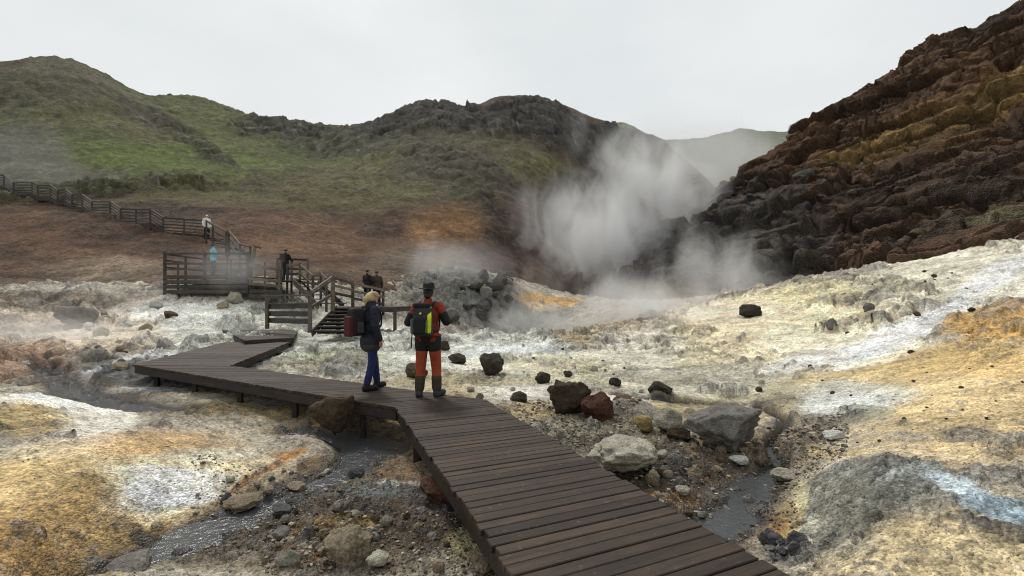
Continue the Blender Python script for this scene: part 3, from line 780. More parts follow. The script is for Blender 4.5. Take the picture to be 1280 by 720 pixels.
def beam(name, p, q, w, h, mat, parent, ch=.006):
    """beam from p to q (world), parented to a thing whose empty has no rotation"""
    p, q = Vector(p), Vector(q)
    d = q - p
    o = link(name, beam_mesh(name, d.length, w, h, ch), mat, parent)
    base = parent.location if parent else Vector((0, 0, 0))
    o.location = p - base
    x = d.normalized()
    up = Vector((0, 0, 1)) if abs(x.z) < .95 else Vector((0, 1, 0))
    y = up.cross(x).normalized(); z = x.cross(y)
    o.rotation_euler = Matrix((x, y, z)).transposed().to_euler()
    return o

def lerp(a, b, t): return tuple(a[i] + (b[i] - a[i]) * t for i in range(3))

rng = random.Random(7)
# ------------------------------------------------------------------ the boardwalk
def lay_planks(parent, L0, L1, R0, R1, width, mat, over=.03, thick=.045, name='plank'):
    n = max(2, round(((Vector(L1) - Vector(L0)).length + (Vector(R1) - Vector(R0)).length) / 2 / width))
    for i in range(n):
        t0, t1 = (i + .035) / n, (i + .965) / n
        l0, l1, r0, r1 = (Vector(v) for v in (lerp(L0, L1, t0), lerp(L0, L1, t1), lerp(R0, R1, t0), lerp(R0, R1, t1)))
        d = ((r0 - l0) + (r1 - l1)).normalized()
        ol, orr = over + rng.uniform(-.012, .02), over + rng.uniform(-.012, .025)
        l0 -= d * ol; l1 -= d * ol; r0 += d * orr; r1 += d * orr
        dz = rng.uniform(-.003, .003); tw = rng.uniform(-.002, .002)
        c = (l0 + l1) / 2
        w = (l1 - l0).length
        y = ((l1 - l0) - d * (l1 - l0).dot(d)).normalized()
        zax = Vector((0, 0, 1))
        loc = [(v - c) for v in (l0, r0, r1, l1)]
        bm = bmesh.new()
        ch = min(.006, w * .15)
        mid = sum(loc, Vector()) / 4
        top, mids, bot = [], [], []
        for k, v in enumerate(loc):
            v2 = Vector((v.dot(d), v.dot(y), v.z))
            m2 = Vector((mid.dot(d), mid.dot(y), mid.z))
            sgn = Vector((math.copysign(ch, m2.x - v2.x), math.copysign(ch, m2.y - v2.y), 0))
            zt = dz + (tw if k in (0, 1) else -tw)
            top.append(bm.verts.new(v2 + sgn + Vector((0, 0, zt))))
            mids.append(bm.verts.new(v2 + Vector((0, 0, zt - ch))))
            bot.append(bm.verts.new(v2 + Vector((0, 0, -thick))))
        bm.faces.new(top); bm.faces.new(bot[::-1])
        for k in range(4):
            j = (k + 1) % 4
            bm.faces.new((top[k], mids[k], mids[j], top[j])); bm.faces.new((mids[k], bot[k], bot[j], mids[j]))
        bmesh.ops.recalc_face_normals(bm, faces=bm.faces)
        me = bpy.data.meshes.new(name); bm.to_mesh(me); bm.free()
        o = link(name, me, mat, parent)
        o.location = c - parent.location
        o.rotation_euler = (0, 0, math.atan2(d.y, d.x))

def shift(p, dz): return (p[0], p[1], p[2] + dz)

walk = empty('boardwalk', (DECK_L[1][0], DECK_L[1][1], -.35), 'dark wet plank boardwalk bending left across the geothermal ground', 'boardwalk')
for i in range(4):
    lay_planks(walk, DECK_L[i], DECK_L[i + 1], DECK_R[i], DECK_R[i + 1], .118, M_DECK)
    for E, s in ((DECK_L, 1), (DECK_R, -1)):
        a, b = Vector(E[i]), Vector(E[i + 1])
        d = (b - a).normalized(); nrm = Vector((d.y, -d.x, 0)) * s       # inwards
        ins = .02
        beam('edge_beam', a + nrm * ins + Vector((0, 0, -.13)) + d * .03, b + nrm * ins + Vector((0, 0, -.13)) - d * .03, .05, .16, M_EDGE, walk)
        n = max(2, int((b - a).length / 1.6))
        for k in range(n):
            p = a + (b - a) * ((k + .5) / n) + nrm * .12
            gzv = ground_z(p.x, p.y)
            beam('support_post', (p.x, p.y, gzv - .15), (p.x, p.y, p.z - .05), .09, .09, M_EDGE, walk)
    a = (Vector(DECK_L[i]) + Vector(DECK_R[i])) / 2; b = (Vector(DECK_L[i + 1]) + Vector(DECK_R[i + 1])) / 2
    beam('joist', shift(a, -.11), shift(b, -.11), .06, .12, M_EDGE, walk)

# low landing between the boardwalk and the stairs
land = empty('wooden_landing', (LAND[1][0], LAND[1][1], -.1), 'low dark plank landing one step up at the foot of the stairs', 'landing')
lay_planks(land, LAND[1], LAND[0], LAND[2], LAND[3], .16, M_DECK)
def sides(parent, quad, h, mat, name='edge_beam'):
    for k in range(len(quad)):
        a, b = Vector(quad[k]), Vector(quad[(k + 1) % len(quad)])
        d = (b - a).normalized()
        beam(name, a + Vector((0, 0, -.05 - h / 2)) + d * .03, b + Vector((0, 0, -.05 - h / 2)) - d * .03, .05, h, mat, parent)
sides(land, LAND, .16, M_EDGE)
for k in range(4):
    p = LAND[k]; c = [sum(q[i] for q in LAND) / 4 for i in range(2)]
    x, y = p[0] * .9 + c[0] * .1, p[1] * .9 + c[1] * .1
    beam('support_post', (x, y, ground_z(x, y) - .2), (x, y, .16), .1, .1, M_EDGE, land)

W = world_at
def post(parent, px, top, bottom, Y, w=.10, mat=None, name='post'):
    a, b = W(px, top, Y), W(px, bottom, Y)
    beam(name, b, a, w, w, mat or M_RAIL, parent)
def rail(parent, a, b, w=.05, h=.12, mat=None, name='rail'):
    beam(name, W(*a), W(*b), w, h, mat or M_RAIL, parent)

# lower stairs with their side panel
stair = empty('staircase', W(360, 410, 18.5), 'lower wooden staircase with board side panel and sloping handrail above the landing', 'staircase')
YA, YB = 19.2, 17.7
post(stair, 334, 367, 411, YA, .12); post(stair, 387.5, 364, 416, YB, .12)
def panel(parent, a, b, ya, yb, rows, mat, h, off=0.0, name='side_board'):
    for ra, rb in rows:
        p, q = Vector(W(a, ra, ya)), Vector(W(b, rb, yb))
        d = (q - p).normalized(); n = Vector((d.y, -d.x, 0)).normalized() * off
        beam(name, p + n, q + n, .04, h, mat, parent)
beam('rail', W(328, 369.5, YA - .15), W(388, 369, YB - .08), .12, .06, M_RAIL, stair)
panel(stair, 334, 387, YA, YB, [(383, 382), (392, 392.5), (400.5, 402)], M_RAILD, .20, -.09)
beam('rail', W(389, 365, YB + .1), W(416.5, 346, 19.6), .06, .12, M_RAIL, stair)
beam('rail', W(389, 384, YB + .1), W(415.5, 368, 19.6), .05, .12, M_RAIL, stair)
post(stair, 416, 344, 404, 19.6, .13)
for k in range(7):      # treads climbing away from the landing
    t = k / 6
    y = 17.9 + 2.1 * t; zt = .38 + .80 * t
    beam('tread', (-7.35, y, zt), (-5.85, y, zt), .30, .05, M_RAILD, stair)
    beam('riser', (-7.33, y + .16, zt - .07), (-5.87, y + .16, zt - .07), .03, .10, M_EDGE, stair)
beam('stringer', (-7.38, 17.7, .30), (-7.38, 20.2, 1.18), .05, .26, M_RAILD, stair)
beam('stringer', (-5.82, 17.7, .30), (-5.82, 20.2, 1.18), .05, .26, M_RAILD, stair)
# upper landing of the lower stairs, its front rail running right
Q = [(-7.4, 20.2, 1.22), (-5.0, 20.2, 1.22), (-4.6, 22.8, 1.22), (-8.4, 22.8, 1.22)]
lay_planks(stair, Q[0], Q[3], Q[1], Q[2], .16, M_DECK, name='landing_plank')
for a, b in zip(Q, Q[1:] + Q[:1]):
    beam('edge_beam', shift(a, -.13), shift(b, -.13), .05, .16, M_RAILD, stair)
for p in Q: beam('support_post', (p[0] * .985, p[1], -.3), (p[0] * .985, p[1], p[2] - .06), .12, .12, M_RAILD, stair)
for a, b in [((416, 347, 19.7), (441, 354, 20.4)), ((441, 354, 20.4), (479.5, 363, 22))]:
    for dy in (0, 9.5, 19):
        rail(stair, (a[0], a[1] + dy, a[2] - .06), (b[0], b[1] + dy * .9, b[2] - .06), .04, .11, M_RAIL if dy < 15 else M_RAILD)
post(stair, 441, 352, 395, 20.4, .11); post(stair, 479, 361, 394, 22, .10); post(stair, 460, 357, 392, 21.2, .07)

# flight from the platform down to that landing
fl = empty('staircase', W(385, 370, 23), 'short middle wooden stair flight running down right from the viewing platform', 'staircase')
for k in range(7):
    t = k / 6
    c = lerp((-10.6, 24.6, 2.55), (-8.6, 22.9, 1.35), t)
    beam('tread', (c[0] - .45, c[1] - .55, c[2]), (c[0] + .45, c[1] + .55, c[2]), .32, .05, M_RAILD, fl)
beam('stringer', (-10.9, 24.0, 2.40), (-8.95, 22.2, 1.2), .05, .28, M_RAILD, fl)
beam('stringer', (-10.2, 25.2, 2.40), (-8.25, 23.5, 1.2), .05, .28, M_RAILD, fl)
for a, b in [((359, 332, 25), (375, 331, 24.6)), ((375, 331, 24.6), (391, 345.5, 23.3)), ((391, 345.5, 23.3), (401, 342, 22.8)), ((401, 342, 22.8), (408, 349, 22.4))]:
    rail(fl, a, b, .05, .11); rail(fl, (a[0], a[1] + 11, a[2]), (b[0], b[1] + 11, b[2]), .04, .10, M_RAILD)
    rail(fl, (a[0], a[1] + 20, a[2]), (b[0], b[1] + 20, b[2]), .04, .10, M_RAILD)
for px, t, Y in ((359, 331, 25), (375, 329, 24.6), (391, 344, 23.3), (401, 341, 22.8), (408, 348, 22.4)): post(fl, px, t, t + 42, Y, .09, M_RAILD)

# viewing platform
plat = empty('viewing_platform', W(257, 367, 25.6), 'raised wooden viewing platform with fenced front above the white ground', 'platform')
PY = 24.6
PF = [W(205, 345, PY), W(311, 345, PY)]
zf = PF[0][2]
P4 = [(PF[0][0], PY, zf), (PF[1][0], PY, zf), (PF[1][0] + .1, PY + 3.4, zf), (PF[0][0] - .1, PY + 3.4, zf)]
lay_planks(plat, P4[0], P4[3], P4[1], P4[2], .16, M_DECK, name='deck_plank')
for px in (206, 222.5, 256, 284, 309.5): post(plat, px, 315 if px != 222.5 else 327, 368.5, PY - .08, .11 if px in (206, 256, 309.5) else .08, M_RAILD)
for py, h, mt in ((317, .10, M_RAILD), (329.5, .10, M_RAILD), (337, .07, M_RAILD)):
    rail(plat, (204, py, PY - .14), (310.5, py, PY - .14), .05, h, mt)
for py in (346.5, 352.5, 358.5, 364.5): rail(plat, (204.5, py, PY - .16), (310, py, PY - .16), .04, .20, M_RAILD, 'skirt_board')
# side fences and back fence
for x0 in (PF[0][0],):
    for dz in (.45, .8, 1.13): beam('rail', (x0, PY, zf + dz), (x0 - .1, PY + 3.4, zf + dz), .05, .10, M_RAILD, plat)
    for k in (.5, 1.0): beam('post', (x0 - .1 * k, PY + 3.4 * k, zf - 1.2), (x0 - .1 * k, PY + 3.4 * k, zf + 1.16), .10, .10, M_RAILD, plat)
for a, b in ((-17.6, -16.1), (-16.1, -14.9)):
    for dz in (.5, 1.12): beam('rail', (a - .3, PY + 3.4, zf + dz), (b - .3, PY + 3.4, zf + dz), .05, .11, M_RAIL if dz > 1 else M_RAILD, plat)
    beam('post', (b - .3, PY + 3.4, zf - 1.2), (b - .3, PY + 3.4, zf + 1.15), .09, .09, M_RAILD, plat)
# lighter panel at the right end, stepping down
for pa, pb in ((331, 337.5), (348.5, 352), (354.5, 358)):
    rail(plat, (310, pa, PY - .1), (351.5, pb, PY - .3), .05, .15, M_RAIL, 'side_board')
post(plat, 351, 325, 372, PY - .2, .10); post(plat, 331, 328, 372, PY - .16, .07, M_RAILD)
Q2 = [(PF[1][0], PY, zf - .12), (-11.0, PY - .3, zf - .25), (-10.9, PY + 2.2, zf - .25), (PF[1][0], PY + 2.6, zf - .12)]
lay_planks(plat, Q2[0], Q2[3], Q2[1], Q2[2], .16, M_DECK, name='deck_plank')
for pa in (364, 370): rail(plat, (311, pa, PY - .12), (352, pa + 1, PY - .3), .04, .2, M_RAILD, 'skirt_board')
for dz in (.55, 1.1): beam('rail', (PF[1][0] + .2, PY + 2.6, zf + dz), (-11.4, PY + 2.2, zf - .1 + dz), .05, .11, M_RAILD, plat)
for x, y in ((PF[1][0] + .2, PY + 2.6), (-12.4, PY + 2.4), (-11.4, PY + 2.2)): beam('post', (x, y, zf - 1), (x, y, zf + 1.1), .10, .10, M_RAIL, plat)
beam('rail', W(315, 330, 27), W(319, 309, 27.2), .12, .10, M_RAIL, plat)
beam('rail', W(317, 307, 27.2), W(326, 310, 27.2), .08, .10, M_RAIL, plat)

# stair fence climbing the hillside on the left
climb = empty('stair_railing', W(150, 285, 38), 'long zigzag wooden railing climbing the brown hillside at the left', 'railing')
def hilly(px, py, drop): 
    # distance where the foot of the railing stands on the hillside
    return hit(px, py + drop, lambda a, b: np.maximum(hill_tps(a, b), ground_tps(a, b)), 20)[1]
zig = [(-40, 205), (-18, 219), (5, 219), (17, 228), (40, 228), (47, 232), (63, 232), (72, 238), (82, 237), (90, 243), (103, 243), (115, 252), (138, 252), (151, 261), (170, 262), (188, 262), (204, 272.5), (230, 274), (256, 276)]
zy = [hilly(px, py, 17) for px, py in zig]
zy = [v * .965 for v in zy]
zy = list(np.convolve(np.pad(np.array(zy), 2, mode='edge'), np.ones(5) / 5, 'valid'))
for i, ((px, py), Y) in enumerate(zip(zig, zy)):
    hpx = F / Y
    beam('post', W(px, py + 1.7 * hpx, Y), W(px, py - .05 * hpx, Y), .10, .10, M_RAILD, climb)
    if i + 1 < len(zig):
        (qx, qy), Y2 = zig[i + 1], zy[i + 1]
        steep = qy - py > 4
        beam('handrail', W(px, py, Y - .06), W(qx, qy, Y2 - .06), .07, .13, M_RAIL if steep else M_RAILD, climb)
        for dz in (.25, .5, .75, 1.0):
            beam('rail', W(px, py + dz * hpx, Y - .05), W(qx, qy + dz * F / Y2, Y2 - .05), .04, .10, M_RAILD, climb)
        # steps behind the railing
        for k in range(3):
            t = (k + .5) / 3
            c = lerp(W(px, py + 1.15 * hpx, Y), W(qx, qy + 1.15 * F / Y2, Y2), t)
            beam('tread', (c[0], c[1], c[2]), (c[0] + .25, c[1] + 1.3, c[2]), .34, .06, M_RAILD, climb)
        beam('stringer', W(px, py + 1.3 * hpx, Y), W(qx, qy + 1.3 * F / Y2, Y2), .05, .26, M_EDGE, climb)

# the turn of that stair down to the platform
turn = empty('stair_railing', W(285, 315, 29), 'short sloping wooden railing running from white-topped person down to the platform', 'railing')
tr = [(258, 276, 33), (266, 281, 32), (283, 289.5, 31), (286, 289, 30.5), (300, 305.5, 29), (313, 309, 28.6)]
for i, (px, py, Y) in enumerate(tr):
    beam('post', W(px, py + 1.6 * F / Y, Y), W(px, py - 1, Y), .09, .09, M_RAILD, turn)
    if i + 1 < len(tr):
        q = tr[i + 1]
        beam('handrail', W(px, py, Y), W(*q), .06, .12, M_RAIL, turn)
        for dz in (.4, .8): beam('rail', W(px, py + dz * F / Y, Y), W(q[0], q[1] + dz * F / q[2], q[2]), .04, .09, M_RAILD, turn)
        for k in range(2):
            c = lerp(W(px, py + 1.1 * F / Y, Y), W(q[0], q[1] + 1.1 * F / q[2], q[2]), (k + .5) / 2)
            beam('tread', c, (c[0] + .3, c[1] + 1.2, c[2]), .32, .05, M_RAILD, turn)
# ------------------------------------------------------------------ people
def cloth(name, c, rough=.8, scale=60, var=.25):
    m = Mat(name)
    o = m.obj()
    n = m.noise(7, 4, .6, o)
    m.link(m.mix(1.0, c, m.ramp(n, [(.3, 1 - var), (.7, 1 + var)]), 'MULTIPLY'), m.b.inputs['Base Color'])
    m.b.inputs['Roughness'].default_value = rough
    m.b.inputs['Specular IOR Level'].default_value = .3
    m.bump(m.math('ADD', m.noise(9, 4, .6, o, 1.2), m.math('MULTIPLY', m.noise(scale, 2, .5, o), .12)), .7, .03)
    return m.m
C = {k: cloth(k + '_cloth', v) for k, v in {
    'red': (.23, .030, .015), 'orange': (.27, .048, .018), 'black': (.012, .012, .013), 'charcoal': (.035, .036, .042), 'navy': (.016, .019, .032),
    'blue': (.014, .020, .085), 'maroon': (.07, .012, .014), 'turquoise': (.16, .48, .58), 'white': (.75, .75, .74), 'grey': (.10, .10, .105),
    'yellow': (.62, .66, .03), 'brown': (.05, .035, .026), 'beige': (.36, .25, .16), 'palegrey': (.4, .4, .4), 'green': (.10, .22, .03)}.items()}
M_SKIN = cloth('skin', (.42, .24, .17), .55, 120, .08)
M_BLOND = cloth('blond_hair', (.50, .38, .19), .5, 200, .3)
M_HAIRD = cloth('dark_hair', (.02, .015, .012), .5, 200, .3)
M_EYE = cloth('eye', (.03, .025, .02), .2, 10, .0)

def _ring(v, f, rows, closed_top, closed_bot, nseg): pass

def prim_caps(p0, p1, r0, r1, n=12, k=4):
    p0, p1 = Vector(p0), Vector(p1)
    d = p1 - p0; L = d.length
    z = d.normalized() if L > 1e-6 else Vector((0, 0, 1))
    x = z.orthogonal().normalized(); y = z.cross(x)
    rows = [(-r0 * math.cos(a), r0 * math.sin(a)) for a in [i * math.pi / 2 / k for i in range(1, k + 1)]]
    rows += [(L + r1 * math.sin(a), r1 * math.cos(a)) for a in [i * math.pi / 2 / k for i in range(0, k)]]
    V = [p0 - z * r0]; Fc = []
    for h, r in rows:
        for i in range(n):
            a = 2 * math.pi * i / n
            V.append(p0 + z * h + (x * math.cos(a) + y * math.sin(a)) * r)
    V.append(p1 + z * r1)
    m = len(rows)
    for i in range(n):
        j = (i + 1) % n
        Fc.append((0, 1 + j, 1 + i))
        for q in range(m - 1): Fc.append((1 + q * n + i, 1 + q * n + j, 1 + (q + 1) * n + j, 1 + (q + 1) * n + i))
        Fc.append((1 + (m - 1) * n + i, 1 + (m - 1) * n + j, len(V) - 1))
    return V, Fc

def prim_ell(c, rx, ry, rz):
    V, Fc = prim_caps((0, 0, -1e-4), (0, 0, 1e-4), 1, 1, 16, 6)
    return [Vector((c[0] + v.x * rx, c[1] + v.y * ry, c[2] + v.z * rz)) for v in V], Fc

def fuse(name, prims, voxel, smooth=4):
    """one continuous skin over overlapping volumes"""
    V, Fc = [], []
    for v, f in prims:
        o = len(V); V += [tuple(p) for p in v]; Fc += [tuple(i + o for i in q) for q in f]
    me = bpy.data.meshes.new('tmp'); me.from_pydata(V, [], Fc)
    o = bpy.data.objects.new('tmp', me); COL.objects.link(o)
    r = o.modifiers.new('r', 'REMESH'); r.mode = 'VOXEL'; r.voxel_size = voxel; r.use_smooth_shade = True
    if smooth:
        s = o.modifiers.new('s', 'SMOOTH'); s.iterations = smooth; s.factor = .5
    dg = bpy.context.evaluated_depsgraph_get()
    out = bpy.data.meshes.new_from_object(o.evaluated_get(dg))
    out.name = name
    out.materials.clear()
    bpy.data.objects.remove(o); bpy.data.meshes.remove(me)
    return out

cp, el = prim_caps, prim_ell
def joints(**kw):
    J = dict(hipL=(-.09, 0, .92), hipR=(.09, 0, .92), kneeL=(-.11, .03, .50), kneeR=(.11, .03, .50), ankL=(-.12, -.02, .09), ankR=(.12, -.02, .09),
             shL=(-.185, -.01, 1.42), shR=(.185, -.01, 1.42), elL=(-.25, -.04, 1.15), elR=(.25, -.04, 1.15), wrL=(-.26, .06, .92), wrR=(.26, .06, .92),
             head=(0, .03, 1.63), hdL=(0, .15, -1), hdR=(0, .15, -1), toeL=(-.04, .15), toeR=(.04, .15))
    J.update(kw)
    return J

def hand(wr, d, s):
    """palm, four bent fingers of different lengths and a thumb from the side of the palm"""
    wr = Vector(wr); d = Vector(d).normalized()
    side = Vector((0, 1, 0)) if abs(d.y) < .7 else Vector((-s, 0, 0))
    side = (side - d * side.dot(d)).normalized()
    nrm = d.cross(side) * s
    P = [cp(wr, wr + d * .03, .026, .028)]
    for k, L in zip((-1.5, -.5, .5, 1.5), (.058, .072, .078, .07)):
        b = wr + d * .045 + side * k * .017
        P.append(cp(wr + d * .02 + side * k * .012, b + d * .03, .013, .010, 8, 3))
        m = b + d * (.03 + L * .5) - nrm * .006
        P.append(cp(b + d * .03, m, .0095, .009, 8, 3))
        P.append(cp(m, m + (d * .75 - nrm * .65).normalized() * L * .5, .009, .0075, 8, 3))
    t0 = wr + d * .02 + side * .03
    t1 = t0 + (d * .5 + side * .8).normalized() * .035
    P += [cp(wr + d * .01 + side * .01, t0, .016, .013, 8, 3), cp(t0, t1, .012, .011, 8, 3), cp(t1, t1 + (d - nrm * .3).normalized() * .03, .0105, .009, 8, 3)]
    return P

def body_prims(J):
    P = [el((0, 0, .95), .15, .10, .12), el((0, 0, 1.1), .13, .095, .14), el((0, 0, 1.28), .155, .11, .17), cp(J['shL'], J['shR'], .055, .055)]
    hx, hy, hz_ = J['head']
    P += [cp((0, 0, 1.40), (hx * .6, hy * .5, 1.54), .058, .052), el((hx, hy - .01, hz_ + .01), .074, .094, .108), el((hx, hy + .03, hz_ - .055), .052, .058, .05)]
    P += [cp((hx, hy + .088, hz_ + .01), (hx, hy + .104, hz_ - .022), .009, .013, 8, 3), cp((hx - .018, hy + .078, hz_ - .055), (hx + .018, hy + .078, hz_ - .055), .009, .009, 8, 3)]
    for s in (-1, 1): P.append(el((hx + s * .076, hy - .005, hz_ - .005), .011, .022, .032))
    for c, s in (('L', -1), ('R', 1)):
        P += [cp(J['sh' + c], J['el' + c], .050, .040), cp(J['el' + c], J['wr' + c], .040, .027)]
        P += hand(J['wr' + c], J['hd' + c], s)
        P += [cp(J['hip' + c], J['knee' + c], .082, .055), cp(J['knee' + c], J['ank' + c], .056, .038)]
        a = J['ank' + c]; t = J['toe' + c]
        P += [cp((a[0], a[1] - .03, .045), (a[0] + t[0], a[1] + t[1], .035), .04, .034)]
    return P

def person(loc, yaw, size, J, label, voxel, garments, group=None):
    e = empty('person', loc, label, 'person', group)
    e.rotation_euler = (0, 0, yaw); e.scale = (size,) * 3
    link('body', fuse('body', body_prims(J), voxel, 3), M_SKIN, e)
    hx, hy, hz_ = J['head']
    for s in (-1, 1):
        v, f = el((hx + s * .03, hy + .077, hz_ + .012), .011, .008, .008)
        me = bpy.data.meshes.new('eye'); me.from_pydata([tuple(p) for p in v], [], f)
        link('eye', me, M_EYE, e)
    for nm, prims, mat in garments:
        link(nm, fuse(nm, prims, max(voxel, .009), 4), mat, e)
    return e

def jacket(J, g=.03, hem=.84, sleeve=1.0):
    P = [el((0, 0, 1.28), .165 + g, .12 + g, .19), el((0, 0, 1.10), .145 + g, .11 + g, .18), el((0, 0, hem + .12), .15 + g, .115 + g, .14),
         cp(J['shL'], J['shR'], .062 + g * .5, .062 + g * .5), cp((0, -.005, 1.44), (0, .005, 1.515), .075, .068)]
    P += [cp((-.08, 0, hem + .05), (.08, 0, hem + .05), .10 + g, .10 + g)]
    for c in 'LR':
        P.append(cp(J['sh' + c], J['el' + c], .062 + g * .4, .052 + g * .4))
        if sleeve > 0: P.append(cp(J['el' + c], lerp(J['el' + c], J['wr' + c], sleeve * .93), .052 + g * .4, .040 + g * .3))
    # folds at the elbows and waist
    for c in 'LR':
        for k in (.25, .5, .75): P.append(cp(lerp(J['sh' + c], J['el' + c], k), lerp(J['sh' + c], J['el' + c], k + .06), .063 + g * .45 - .008 * k, .060 + g * .45 - .008 * k))
    return P

def sleeves(J, g=.035, which='LR'):
    P = []
    for c in which:
        P += [cp(lerp(J['sh' + c], J['el' + c], .55), J['el' + c], .06 + g * .4, .056 + g * .4), cp(J['el' + c], lerp(J['el' + c], J['wr' + c], .93), .056 + g * .4, .042 + g * .3)]
    return P

def trousers(J, g=.02, a=0.0, b=1.0, top=True, which='LR'):
    """a..b along the leg, 0 at the hip and 1 at the ankle, .5 at the knee"""
    P = [el((0, 0, .94), .155 + g, .115 + g, .12)] if top else []
    if top: P.append(cp((-.06, 0, .90), (.06, 0, .90), .10 + g, .10 + g))
    for c in which:
        H, K, A = J['hip' + c], J['knee' + c], J['ank' + c]
        rad = lambda t: (.092 - .062 * t) + g if t < .5 else (.061 - .03 * (t - .5)) + g
        at = lambda t: lerp(H, K, t * 2) if t < .5 else lerp(K, A, t * 2 - 1)
        n = 6
        for i in range(n):
            t0, t1 = a + (b - a) * i / n, a + (b - a) * (i + 1) / n
            P.append(cp(at(t0), at(t1), rad(t0) + .004 * (i % 2), rad(t1)))
    return P

def boots(J, g=.02, tall=.22, which='LR'):
    P = []
    for c in which:
        a = J['ank' + c]; t = J['toe' + c]; K = J['knee' + c]
        up = lerp(a, K, tall / .41)
        P += [cp((a[0], a[1] - .035, .05), (a[0] + t[0], a[1] + t[1], .045), .045 + g * .5, .042 + g * .3), cp((a[0], a[1] - .01, .06), up, .048 + g * .5, .052 + g * .5)]
        P += [cp((a[0] - .02, a[1] - .05, .022), (a[0] + t[0] - .015, a[1] + t[1] + .02, .022), .026, .026), cp((a[0] + .02, a[1] - .05, .022), (a[0] + t[0] + .015, a[1] + t[1] + .02, .022), .026, .026)]
    return P

def hat_mesh(J, s=1.0):
    hx, hy, hz_ = J['head']
    prof = [(.001, .175), (.05, .178), (.078, .165), (.088, .14), (.094, .075), (.10, .062), (.135, .052), (.165, .058), (.168, .052), (.135, .044), (.09, .048)]
    n = 28; V = []; Fc = []
    for i, (r, z) in enumerate(prof):
        for k in range(n):
            a = 2 * math.pi * k / n
            wv = .012 * math.sin(2 * a + .6) * max(0, (r - .1)) / .065
            dent = -.018 * math.exp(-((r * math.cos(a)) / .03) ** 2) if i < 3 else 0
            V.append((hx + r * math.cos(a) * s, hy - .005 + r * 1.12 * math.sin(a) * s, hz_ + .012 + z * .86 + wv + dent))
    for i in range(len(prof) - 1):
        for k in range(n):
            j = (k + 1) % n
            Fc.append((i * n + k, i * n + j, (i + 1) * n + j, (i + 1) * n + k))
    me = bpy.data.meshes.new('hat'); me.from_pydata(V, [], Fc)
    bm = bmesh.new(); bm.from_mesh(me); bmesh.ops.recalc_face_normals(bm, faces=bm.faces); bm.to_mesh(me); bm.free()
    me.polygons.foreach_set('use_smooth', [True] * len(me.polygons))
    return me

def rbox(c, sx, sy, sz, r):
    """rounded box as capsules along z at the corners and filling cross bars"""
    P = []
    x, y, z = sx / 2 - r, sy / 2 - r, sz / 2 - r
    for ax in np.linspace(-x, x, max(2, int(x * 2 / r / 1.1) + 2)):
        for ay in np.linspace(-y, y, max(2, int(y * 2 / r / 1.1) + 2)):
            P.append(cp((c[0] + ax, c[1] + ay, c[2] - z), (c[0] + ax, c[1] + ay, c[2] + z), r, r, 10, 3))
    return P

def strap_prims(sg, yb, z0=1.45, r=.018):
    pts = [(sg * .10, yb + .06, 1.36), (sg * .115, -.09, 1.475), (sg * .12, .01, 1.495), (sg * .125, .11, 1.43), (sg * .13, .155, 1.30), (sg * .15, .13, 1.14), (sg * .165, .02, 1.04), (sg * .13, yb + .05, 1.03)]
    return [cp(a, b, r, r, 8, 3) for a, b in zip(pts, pts[1:])]

def backpack(loc, yaw, size, label, main, parts, cat='backpack'):
    e = empty('backpack', loc, label, cat)
    e.rotation_euler = (0, 0, yaw); e.scale = (size,) * 3
    bag = None
    for nm, prims, mat in parts:
        o = link(nm, fuse(nm, prims, .009, 3), mat, bag if bag and nm in ('lid', 'front_pocket', 'side_pocket', 'back_pocket', 'yellow_strip', 'green_strip', 'badge') else e)
        if nm == 'bag': bag = o
    return e

# the two walkers on the boardwalk
locA = (*on_deck(535, 495.5)[:2], 0.003); sA = 1.035
JA = joints(elR=(.31, -.03, 1.19), elL=(-.31, -.03, 1.17), wrR=(.16, .25, 1.33), wrL=(-.15, .25, 1.30), hdR=(-.35, .6, .5), hdL=(.35, .6, .5), head=(.005, .03, 1.645),
            ankL=(-.125, -.05, .09), kneeL=(-.115, .0, .5), ankR=(.135, .03, .09), kneeR=(.12, .05, .5), toeR=(.06, .15))
yawA = R(-8)
trA = lambda a, b, g, c: trousers(JA, g, a, b, False, c)
pA = person(locA, yawA, sA, JA, 'person in red jacket and wide black hat standing on the boardwalk, seen from behind', .0075, [
    ('jacket', jacket(JA, .03, .86, 0.0), C['red']), ('sleeve', sleeves(JA, .04, 'L'), C['black']), ('sleeve', sleeves(JA, .04, 'R'), C['black']), ('trousers', trousers(JA, .02, 0, .86), C['orange']),
    ('shorts', trousers(JA, .032, 0, .17), C['black'])] + [(n, f(c), m) for c in 'LR' for n, f, m in (('gaiter', lambda c: trA(.74, .95, .028, c), C['brown']), ('boot', lambda c: boots(JA, .018, .06, c), C['charcoal']))] + [
    ('hair', [el((.005, .01, 1.655), .083, .098, .10), el((.005, -.04, 1.59), .06, .05, .05)], M_HAIRD)])
link('hat', hat_mesh(JA), C['black'], pA)
